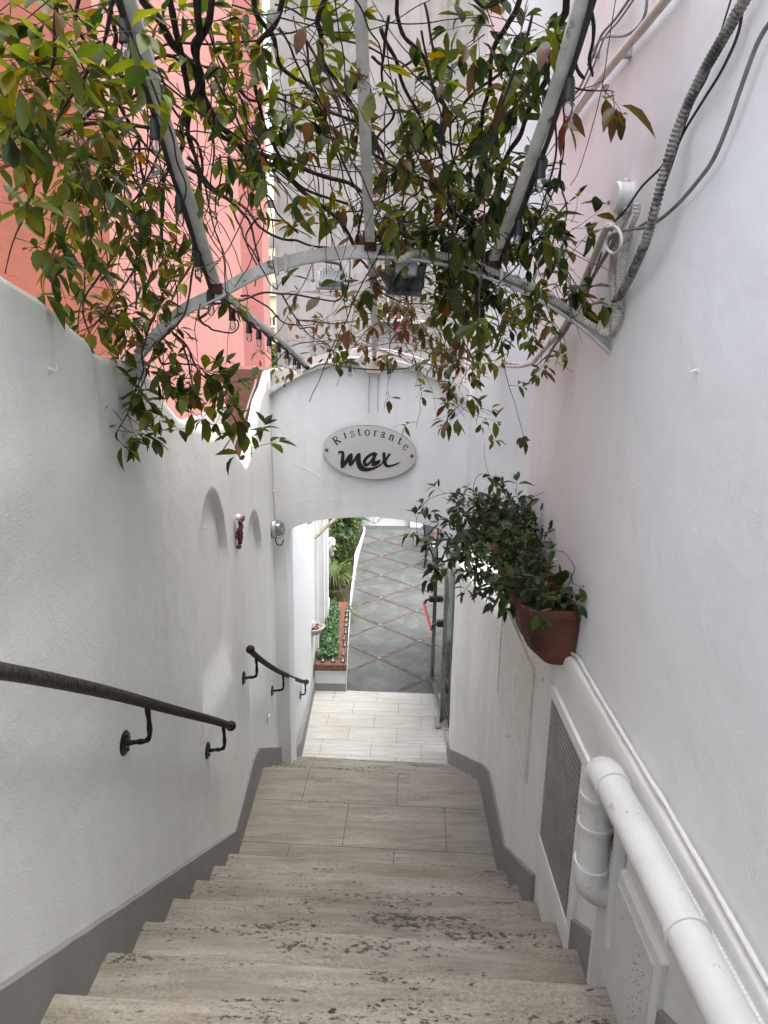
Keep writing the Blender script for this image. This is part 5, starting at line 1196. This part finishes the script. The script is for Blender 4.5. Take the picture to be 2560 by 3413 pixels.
# ================================================================ GLASS DOOR
def door(pn,pf,H,label):
    # one folded panel from the near bottom point to the far one, top rounded toward the near stile
    a=Vector(pn); b=Vector(pf); d=(b-a); L=d.length; u=d/L; n=V(-u.y,u.x,0)
    root=empty('glass_door_panel',a,label,'door','folded glass door panels at the right of the passage')
    def P(s,z,o=0): return a+u*s+V(0,0,z)+n*o
    def arcz(s): 
        t=s/L; return H-.30+.30*math.sqrt(max(0,1-(1-min(1,t/.95))**2)) if t<.95 else H
    fr=MB(); N=24; f=.045; th=.018
    top=[(L*(1-math.cos(PI/2*i/N)),arcz(L*(1-math.cos(PI/2*i/N)))) for i in range(N+1)]
    outer=[(0,.02)]+top+[(L,.02)]
    inner=[(f,.02+f*1.6)]+[(min(L-f,max(f,s)),z-f*1.15) for s,z in top if z-f*1.15>.2]+[(L-f,.02+f*1.6)]
    ii=[]
    for q in inner:
        if not ii or (abs(q[0]-ii[-1][0])+abs(q[1]-ii[-1][1]))>1e-4: ii.append(q)
    tr=tessellate_polygon([[V(*q,0) for q in outer],[V(*q,0) for q in ii]]); fl_=outer+ii; k=len(fl_)
    vs=[P(s,z,-th) for s,z in fl_]+[P(s,z,th) for s,z in fl_]; fs=[tuple(t) for t in tr]+[tuple(i+k for i in t) for t in tr]; o=0
    for l in (outer,ii):
        for i in range(len(l)): j=(i+1)%len(l); fs.append((o+i,o+j,o+j+k,o+i+k))
        o+=len(l)
    fr.add(vs,fs); fr.build('frame',M['steel'],root)
    gl=MB(); tr=tessellate_polygon([[V(*q,0) for q in ii]]); gl.add([P(s,z,0) for s,z in ii],[tuple(t) for t in tr]); gl.build('glass',M['pane'],root)
    sh=MB(); R3=Matrix.Rotation(math.atan2(u.y,u.x),3,'Z'); sh.box(P(L*.5,.05,-.001),(L,.045,.07),rot=R3,bev=.004); sh.build('kick_rail',M['shine'],root)
    hg=MB()
    for z in (.25,.75,1.25): hg.box(P(-.008,z,-.01),(.02,.03,.09),rot=R3,bev=.004)
    build_each(hg,'hinge',M['steel'],root)
    return root,P,L,R3,n
d1,P_,L_,R3,n_=door((.590,5.90,0),(.545,6.70,0),1.70,'near folded glass door panel with a red push bar')
mb=MB()
for s_ in (.08,.70): mb.box(P_(s_,1.0,.04),(.05,.06,.06),rot=R3,bev=.006); mb.tube([P_(s_,1.0,.06),P_(s_,.985,.10),P_(s_,.94,.12)],.014,8)
mb.build('push_bar_arm',M['black'],d1)
mb=MB(); mb.tube([P_(.06,.945,.122),P_(.72,.945,.122)],.012,10); mb.build('push_bar',M['redbar'],d1,smooth=True)
d2,*_x=door((.665,5.86,0),(.63,6.62,0),1.72,'second glass door panel folded behind the first')
mb=MB(); mb.box((.548,5.86,.03),(.05,.16,.03),bev=.004); mb.box((.64,5.80,.03),(.05,.14,.03),bev=.004); tag(mb.build('door_stop_plate',M['shine']),'pair of shiny steel foot plates under the folded door panels','door fitting')
tag(MB().box((.63,5.62,.01),(.05,.62,.02)).build('threshold_strip',M['stone2']),'beige stone strip on the floor beside the door','threshold')
# lantern above the door
ln=empty('wall_lantern',V(.66,6.7,1.62),'dark iron wall lantern with a hexagonal glass top on a scrolled bracket','lantern')
c=MB(); lc=pD(948,1168,6.2)
def hexr(r,z): return [lc+V(r*math.cos(PI/3*i+.3),r*math.sin(PI/3*i+.3),z) for i in range(6)]
A_,B_,C_=hexr(.045,.13),hexr(.125,.04),hexr(.045,-.16)
for i in range(6):
    j=(i+1)%6
    for q,w_ in ((A_,B_),(B_,C_)): c.tube([q[i],w_[i]],.008,5)
    for q in (A_,B_,C_): c.tube([q[i],q[j]],.009,5)
c.ball(lc+V(0,0,.15),.02,8); c.build('frame',M['iron'],ln)
c=MB()
for i in range(6): j=(i+1)%6; c.add([A_[i],A_[j],B_[j],B_[i]],[(0,1,2,3)]); c.add([B_[i],B_[j],C_[j],C_[i]],[(0,1,2,3)])
c.build('glass',M['jar'],ln)
c=MB(); pts=[lc+V(0,0,-.16),lc+V(.05,.0,-.20),lc+V(.12,.05,-.19),lc+V(.20,.12,-.22)]; c.tube(smooth(pts,5),.010,6); c.tube(smooth([lc+V(.12+.035*math.cos(t)*(1-t/9),.05,-.25+.035*math.sin(t)*(1-t/9)) for t in [i*.8 for i in range(8)]],3),.006,5); c.build('scroll_bracket',M['iron'],ln)

# ================================================================ COURTYARD THINGS
pl_=empty('planter_box',(-.54,7.2,0),'low white planter with red brick rim and grey base beyond the steps','planter')
c=MB(); c.prism([(-.70,6.475),(-.375,6.475),(-.46,8.2),(-.74,8.2)],'Z',.085,.24); c.build('body',M['court'],pl_)
c=MB(); c.prism([(-.70,6.470),(-.372,6.470),(-.456,8.2),(-.74,8.2)],'Z',-.01,.085); c.build('skirting',M['base'],pl_)
c=MB(); c.prism([(-.70,6.455),(-.362,6.455),(-.372,6.60),(-.70,6.60)],'Z',.24,.31); c.prism([(-.372,6.60),(-.49,6.60),(-.575,8.2),(-.452,8.2)],'Z',.24,.309); c.build('brick_rim',M['brick'],pl_)
c=MB(); c.prism([(-.70,6.6),(-.49,6.6),(-.575,8.2),(-.74,8.2)],'Z',.24,.27); c.build('soil',M['soil'],pl_)
def ivyleaf(mb,p,d,n,s):
    d=d.normalized(); t=d.cross(n); 
    if t.length<1e-3: t=d.orthogonal()
    t.normalize(); o=[(0,0),(.15,.45),(.5,.36),(.55,.18),(1,0),(.55,-.18),(.5,-.36),(.15,-.45)]
    vs=[p+d*a*s+t*b*s+n*(.08*s*abs(b)) for a,b in o]; mb.add(vs,[(0,1,2,3),(0,3,4,5),(0,5,6,7)])
iv=MB()
for _ in range(2400):
    y=R_.uniform(6.56,8.05); xa=-.70; xb=interp([(6.56,-.46),(8.05,-.55)],y)
    x=R_.uniform(xa,xb); h=.30+.13*math.sin(PI*(x-xa)/(xb-xa))*(.7+.5*noise.noise(V(x*9,y*6,0)))+.03
    p=V(x,y,R_.uniform(.27,h)); n=(V(R_.uniform(-.5,.7),R_.uniform(-1,.2),1)+rvec()*.4).normalized(); d=rvec(); d=(d-n*d.dot(n))+V(.1,-.2,-.2); ivyleaf(iv,p,d,n,R_.uniform(.022,.045))
tag(iv.build('ivy_bed',M['ivy']),'dense green ivy filling the brick rimmed planter','ivy',kind='stuff')
# tea light jars
jn=['at the front corner of the brick rim','second in the row going away from the corner','third in the row going away from the corner','fourth in the row going away','fifth in the row going away','sixth in the row going away','seventh in the row going away','eighth in the row going away','last and farthest on the rim']
def jar(p,lab):
    r=empty('candle_jar',p,lab,'candle jar','candle jars along the brick rim')
    c=MB(); c.lathe([(.0001,0),(.020,0),(.022,.004),(.022,.042),(.019,.047),(.0185,.047),(.021,.042),(.021,.006),(.0001,.004)],p,14); c.build('glass',M['jar'],r,smooth=True)
    c=MB(); c.lathe([(.0001,.005),(.0175,.005),(.0175,.019),(.0001,.018)],p,12); c.build('wax',M['candle'],r,smooth=True)
cj=[pZ(x,y,.31) for x,y in [(1142,2205),(1145,2180),(1149,2157),(1146,2133),(1152,2110),(1153,2088),(1154,2071),(1157,2055),(1159,2040)]]
cj=[]
for nx,ny2 in [(351,1245),(358,1192),(368,1118),(364,1065),(376,1012),(379,955),(381,915),(384,875),(389,838)]:
    cj.append(pZ((1000+nx*.4068)/K,(1700+ny2*.4068)/K,.312))
for p,l in zip(cj,jn): jar(p,'small glass candle jar '+l)
for (nx,ny2),l in zip([(272,1245),(190,1245)],['in the middle of the front brick rim','at the left end of the front brick rim']): jar(pZ((1000+nx*.4068)/K,(1700+ny2*.4068)/K,.312),'small glass candle jar '+l)
# white curving kerb
kb=[(-.366,6.46),(-.383,6.95),(-.415,7.9),(-.436,8.94),(-.440,9.42),(-.438,9.75),(-.436,10.1),(-.430,10.9),(-.402,11.6),(-.38,12.07),(-.363,12.41),(-.362,12.8)]
ks=smooth([V(a,b,0) for a,b in kb],6); ww=[interp([(6.4,.0025),(8.2,.004),(8.6,.009),(9.6,.012),(10.4,.018),(11.0,.026),(11.6,.018),(12.6,.014)],p.y) for p in ks]; hh_=[interp([(6.4,.03),(9.4,.05),(10.3,.07),(11.0,.08),(11.6,.06),(12.8,.04)],p.y) for p in ks]
rings=[[V(p.x-w_*2,p.y,0),V(p.x-w_*2,p.y,h_),V(p.x-w_*.9,p.y,h_+.003),V(p.x,p.y,h_*.5),V(p.x+w_*.2,p.y,0)] for p,w_,h_ in zip(ks,ww,hh_)]
c=MB(); c.rings(rings,True); tag(c.build('garden_kerb',M['court'],smooth=True),'thin white wavy kerb between the planting bed and the courtyard paving','kerb')
c=MB(); c.prism([(-.455,8.22),(-.47,10.2),(-.53,11.0),(-.46,11.6),(-.40,12.6),(-1.9,12.6),(-1.9,8.22)],'Z',-.01,.045); tag(c.build('planting_bed',M['soil'],kind='structure'),None)
# spider plant in stacked pots
sp_=empty('potted_plant',V(-.66,8.55,.045),'arching striped grassy plant in a terracotta pot on a rusty drum behind the ivy','plant')
c=MB(); c.lathe([(.0001,0),(.17,0),(.18,.06),(.17,.12),(.19,.2),(.185,.33),(.0001,.33)],V(-.66,8.55,.045),20); c.build('drum',plain('rusty_olive_drum',(.12,.10,.045),.7,.1,.4,8,.2),sp_,smooth=True)
c=MB(); c.lathe([(.0001,0),(.09,0),(.13,.15),(.145,.15),(.145,.18),(.12,.18),(.11,.15),(.0001,.15)],V(-.66,8.55,.375),20); c.build('pot',M['terra'],sp_,smooth=True)
bl=MB()
def blade(mb,p,d,L,w):
    side=d.cross(V(0,0,1)); side=side.normalized() if side.length>1e-3 else V(1,0,0); L2=[];R2=[]; q=p.copy(); n=7; dd=d.normalized()
    pts=[]
    for i in range(n+1): pts.append(q.copy()); dd=(dd+V(0,0,-.26)).normalized(); q=q+dd*L/n
    vs=[]
    for i,a in enumerate(pts): ww_=w*(1-(i/n)**1.5)*.5+.0006; vs+=[a+side*ww_,a-side*ww_]
    mb.add(vs,[(2*i,2*i+1,2*i+3,2*i+2) for i in range(n)])
for _ in range(230):
    a=R_.uniform(0,6.28); blade(bl,V(-.66+.06*math.cos(a),8.55+.06*math.sin(a),.54),V(math.cos(a),math.sin(a),R_.uniform(.5,2.2)),R_.uniform(.25,.5),.011)
for _ in range(110):
    a=R_.uniform(-2.2,1.2); blade(bl,V(-.54,8.35,.15)+rvec()*.08,V(math.cos(a),math.sin(a),R_.uniform(.3,1.6)),R_.uniform(.18,.34),.010)
bl.build('blades',M['blade'],sp_)
# hedge mass with broad leaves behind
hd=MB()
def hx(y): return interp([(7.9,-.88),(8.8,-.84),(9.6,-.66),(10.5,-.60),(11.6,-.56),(12.6,-.52)],y)
for _ in range(7500):
    y=R_.uniform(8.0,13.4); z=.06+2.1*R_.random()**.8; x0=hx(y)-.10*sm(.9,2.1,z)+.14*noise.noise(V(y*1.6,z*2,0)); x=x0-abs(R_.gauss(0,.11))
    p=V(x,y,z); leaf(hd,p,(rvec()+V(.5,-.4,-.2)),(V(.6,-.3,.8)+rvec()*.5),R_.uniform(.05,.095),.55,.2,.2)
for _ in range(2600):
    y=R_.uniform(8.2,13.0); x=R_.uniform(-1.0,interp([(8.2,-.60),(9.0,-.55),(10,-.52),(13,-.45)],y)); leaf(hd,V(x,y,.06+.3*R_.random()**1.5),rvec()+V(.3,-.3,.3),V(0,0,1)+rvec()*.6,R_.uniform(.05,.09),.55,.2,.2)
for _ in range(2600):
    y=R_.uniform(8.0,13.4); x=R_.uniform(-2.2,hx(y)-.05); leaf(hd,V(x,y,2.05+.25*noise.noise(V(x*2,y*1.5,5))+R_.uniform(-.12,.1)),rvec()+V(0,-.3,0),V(0,0,1)+rvec()*.5,R_.uniform(.06,.10),.55,.2,.2)
ho=empty('hedge',(-1.4,10.7,.25),'tall dark green clipped hedge bordering the courtyard path','hedge')
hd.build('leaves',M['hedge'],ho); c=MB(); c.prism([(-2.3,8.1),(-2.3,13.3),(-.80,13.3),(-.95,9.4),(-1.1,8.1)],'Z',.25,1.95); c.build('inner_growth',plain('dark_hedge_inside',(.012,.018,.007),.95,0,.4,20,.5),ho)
bl=empty('broad_leaf_plant',V(-.62,10.4,.25),'broad leaved grey green plant growing out of the hedge','plant')
c=MB()
for _ in range(15):
    a=R_.uniform(-1.6,1.1); d=V(math.cos(a),math.sin(a)*1.2,R_.uniform(.0,1.2)); b=V(-.66,10.3,.95)+rvec()*.14; leaf(c,b,d,V(0,0,1),R_.uniform(.30,.48),.42,.2,.5)
c.build('leaves',M['bigleaf'],bl,smooth=True); c=MB(); c.tube([V(-.66,10.35,.25),V(-.66,10.3,.95)],.02,7); c.build('stem',M['twig'],bl)
lm=MB(); lm.ball(pD(735,1128,11.0),.055,12); tag(lm.build('lemon',plain('yellow_fruit',(.55,.45,.05),.5,0,.1,20,0),smooth=True),'yellow fruit showing in the top of the hedge','fruit')
# bust on the wall
bu=empty('wall_bust',V(-.68,7.95,.8),'white carved stone head and scrolled support projecting from the passage wall','sculpture')
c=MB(); b0=pY(705,1195,7.85); b0.x=-.675
c.ball(b0+V(.0,0,.08),.085,14,(1,1,1.25)); c.ball(b0+V(.07,0,.05),.03,8,(1,.7,.8)); c.ball(b0+V(-.02,0,.15),.08,12,(1.05,1.1,.6)); c.ball(b0+V(.045,0,-.01),.035,8)
for i in range(16): a=i*.4; c.ball(b0+V(.02+.06*math.cos(a),.07*math.sin(a*1.7),.13+.04*math.sin(a)),.022,6)
c.build('head',M['stone'],bu,smooth=True)
c=MB(); c.lathe([(.0001,.0),(.02,.0),(.03,.05),(.02,.12),(.03,.2),(.05,.28),(.07,.36),(.06,.42),(.0001,.44)],b0+V(-.03,0,-.44),14); c.build('support',M['stone'],bu,smooth=True)
c=MB(); c.box(V(-.70,7.85,.38),(.09,.14,.20),bev=.01); c.build('plinth',M['court'],bu)
# stone bowl on the passage wall
bw2=empty('wall_bowl',V(-.70,6.2,.75),'pale stone half bowl of dry leaves fixed to the end of the passage wall','bowl')
w0=pX(678,1355,-.69); w0=V(-.70,w0.y,w0.z)
def half(r,z,n=18): return [w0+V(r*math.sin(PI*i/n),-r*math.cos(PI*i/n),z) for i in range(n+1)]
c=MB(); c.rings([half(.02,-.075),half(.07,-.062),half(.105,-.03),half(.118,.0),half(.122,.012),half(.112,.018),half(.098,.008),half(.085,-.01)],True); c.build('bowl',M['stone2'],bw2,smooth=True)
c=MB()
for _ in range(60): q=w0+V(R_.uniform(.005,.07),R_.uniform(-.07,.07),R_.uniform(-.01,.012)); leaf(c,q,rvec(),V(0,0,1),.025,.5)
c.build('dry_leaves',M['leaflitter'],bw2); c=MB(); c.box(w0+V(.004,-.02,.04),(.03,.05,.06),bev=.008); c.build('back_plate',M['cream'],bw2)
# pole
po=MB(); a=pX(679,1163,-.70); b=pD(735,1112,a.y+.3); po.tube([a,a.lerp(b,.5)+V(0,0,.01),b],.018,8); tag(po.build('wooden_pole',M['wood'],smooth=True),'peeling white pole slanting out from the end of the passage wall','pole')
db=MB(); q=pX(664,1122,-.705); db.lathe([(.0001,0),(.04,0),(.045,.02),(.03,.05),(.0001,.055)],q,14,axis='X'); tag(db.build('wall_light',M['cream'],smooth=True),'small round white wall light just under the arch on the left','lamp')
# chair
ch=empty('courtyard_chair',(.85,10.7,0),'black woven high backed chair standing on the courtyard paving','chair')
fx,fy=.703,10.52; 
th=math.radians(15); 
def CP(u,v,z): u*=.74; v*=.74; return V(.703+u*.48+v*.88,10.52+u*.88-v*.48,z*.74)
for (u,v,uu,vv) in ((0,0,-.03,-.03),(.40,0,.43,-.03),(0,.42,-.02,.44),(.40,.42,.42,.44)):
    c=MB(); c.tube([CP(uu,vv,0),CP(u,v,.46)],[.016,.022],6); c.build('leg',M['wicker'],ch)
c=MB(); c.prism([(CP(-.02,-.02,0).x,CP(-.02,-.02,0).y),(CP(.42,-.02,0).x,CP(.42,-.02,0).y),(CP(.42,.45,0).x,CP(.42,.45,0).y),(CP(-.02,.45,0).x,CP(-.02,.45,0).y)],'Z',.30,.345); c.build('seat',M['wicker'],ch)
c=MB(); c.add([CP(0,-.03,.44),CP(.42,-.03,.44),CP(.42,.01,.44),CP(0,.01,.44),CP(-.01,-.13,1.08),CP(.43,-.13,1.08),CP(.43,-.09,1.08),CP(-.01,-.09,1.08)],[(0,3,2,1),(4,5,6,7),(0,1,5,4),(1,2,6,5),(2,3,7,6),(3,0,4,7)]); c.build('backrest',M['wicker'],ch)
c=MB(); c.prism([(CP(.0,.02,0).x,CP(.0,.02,0).y),(CP(.40,.02,0).x,CP(.40,.02,0).y),(CP(.40,.43,0).x,CP(.40,.43,0).y),(CP(.0,.43,0).x,CP(.0,.43,0).y)],'Z',.346,.375); c.build('cushion',M['cream'],ch)
# table beyond
tb=empty('courtyard_table',(1.25,11.5,0),'small table with pale cloth and dry flowers behind the black chair','table')
c=MB(); c.lathe([(.0001,.70),(.42,.70),(.42,.73),(.0001,.73)],V(1.15,11.55,0),24); c.build('tabletop',M['cream'],tb); c=MB(); c.lathe([(.0001,0),(.2,0),(.19,.02),(.03,.05),(.03,.70),(.0001,.70)],V(1.15,11.55,0),12); c.build('leg',M['iron'],tb)
c=MB(); 
for _ in range(40): leaf(c,V(1.02,11.40,.76)+rvec()*.09,rvec()+V(0,0,.6),V(0,0,1),.06,.5)
tag(c.build('dry_flowers',M['leafB']),'bunch of dry reddish flowers lying on the pale table','flowers')
# white gate
ga=empty('white_gate',(-.2,13.3,.1),'white lattice metal gate standing open at the far edge of the courtyard','gate')
c=MB(); g1=pZ(807,1128,.12); g2=pZ(840,1108,.12); g1=V(-.17,13.1,.05); g2=V(.33,14.4,.05)
for z in (.05,.95): c.tube([g1+V(0,0,z),g2+V(0,0,z)],.018,6)
for t in (0,1): p=g1.lerp(g2,t); c.tube([p,p+V(0,0,1.0)],.02,6)
c.build('frame',M['cream'],ga); c=MB()
for i in range(9):
    a=g1.lerp(g2,i/9); b=g1.lerp(g2,(i+1)/9); c.tube([a+V(0,0,.05),b+V(0,0,.95)],.008,4); c.tube([b+V(0,0,.05),a+V(0,0,.95)],.008,4)
c.build('lattice',M['cream'],ga)
gp=MB(); gp.box((-.42,13.1,.45),(.34,.3,.9),bev=.02); tag(gp.build('gate_post',M['archtop']),'grey stone gate post where the kerb ends','post')
wbx=MB(); wbx.box((.62,13.15,.12),(.22,.5,.24),bev=.01); tag(wbx.build('white_step',M['cream']),'small bright white block at the far edge of the courtyard paving','step')
# trees far off
def tree(x,y,h,label):
    r=empty('tree',(x,y,0),label,'tree','trees below the distant buildings'); c=MB(); c.tube([V(x,y,0),V(x+.1,y,h*.5),V(x,y,h*.8)],[.16,.1,.04],7); c.build('trunk',M['bark'],r); c=MB()
    for _ in range(900):
        d=rvec(); d.z=abs(d.z)*1.1-.25; q=V(x,y,h*.62)+V(d.x*1.3,d.y*1.3,d.z*h*.4)*R_.uniform(.5,1); leaf(c,q,rvec(),rvec(),R_.uniform(.18,.3),.6)
    c.build('crown',M['hedge'],r)
for x,y,h,l in [(-4.4,24.5,3.6,'dark green tree in the gap beside the pink building'),(-3.55,22,2.9,'lower tree just left of the grey building edge'),(-5.4,27,4.2,'taller tree under the distant yellow house')]: tree(x,y,h,l)

# ================================================================ LIGHT
sc=bpy.context.scene
w=bpy.data.worlds.new('World'); sc.world=w; w.use_nodes=True; nt=w.node_tree; bg=nt.nodes['Background']
sky=nt.nodes.new('ShaderNodeTexSky'); sky.sky_type='NISHITA'; sky.sun_disc=False
EL,RT=math.radians(71),math.radians(116)
sky.sun_elevation=EL; sky.sun_rotation=RT; sky.air_density=1.0; sky.dust_density=4.0; sky.ozone_density=1.0
hs=nt.nodes.new('ShaderNodeHueSaturation'); hs.inputs['Saturation'].default_value=.5; nt.links.new(sky.outputs[0],hs.inputs['Color']); nt.links.new(hs.outputs[0],bg.inputs[0]); bg.inputs[1].default_value=.15
sd=bpy.data.lights.new('sun','SUN'); sd.energy=.68; sd.angle=math.radians(70); sd.color=(1,.98,.96); so=bpy.data.objects.new('sun',sd); C.objects.link(so)
# direction to the sun: azimuth measured from +Y toward +X
dv=V(math.sin(RT)*math.cos(EL),math.cos(RT)*math.cos(EL),math.sin(EL)); so.rotation_euler=dv.to_track_quat('Z','Y').to_euler()
vs=sc.view_settings; vs.view_transform='Standard'; vs.look='None'; vs.exposure=2.3; vs.gamma=1
sc.cycles.max_bounces=10; sc.cycles.diffuse_bounces=6; sc.cycles.transparent_max_bounces=16; sc.cycles.caustics_reflective=False; sc.cycles.caustics_refractive=False
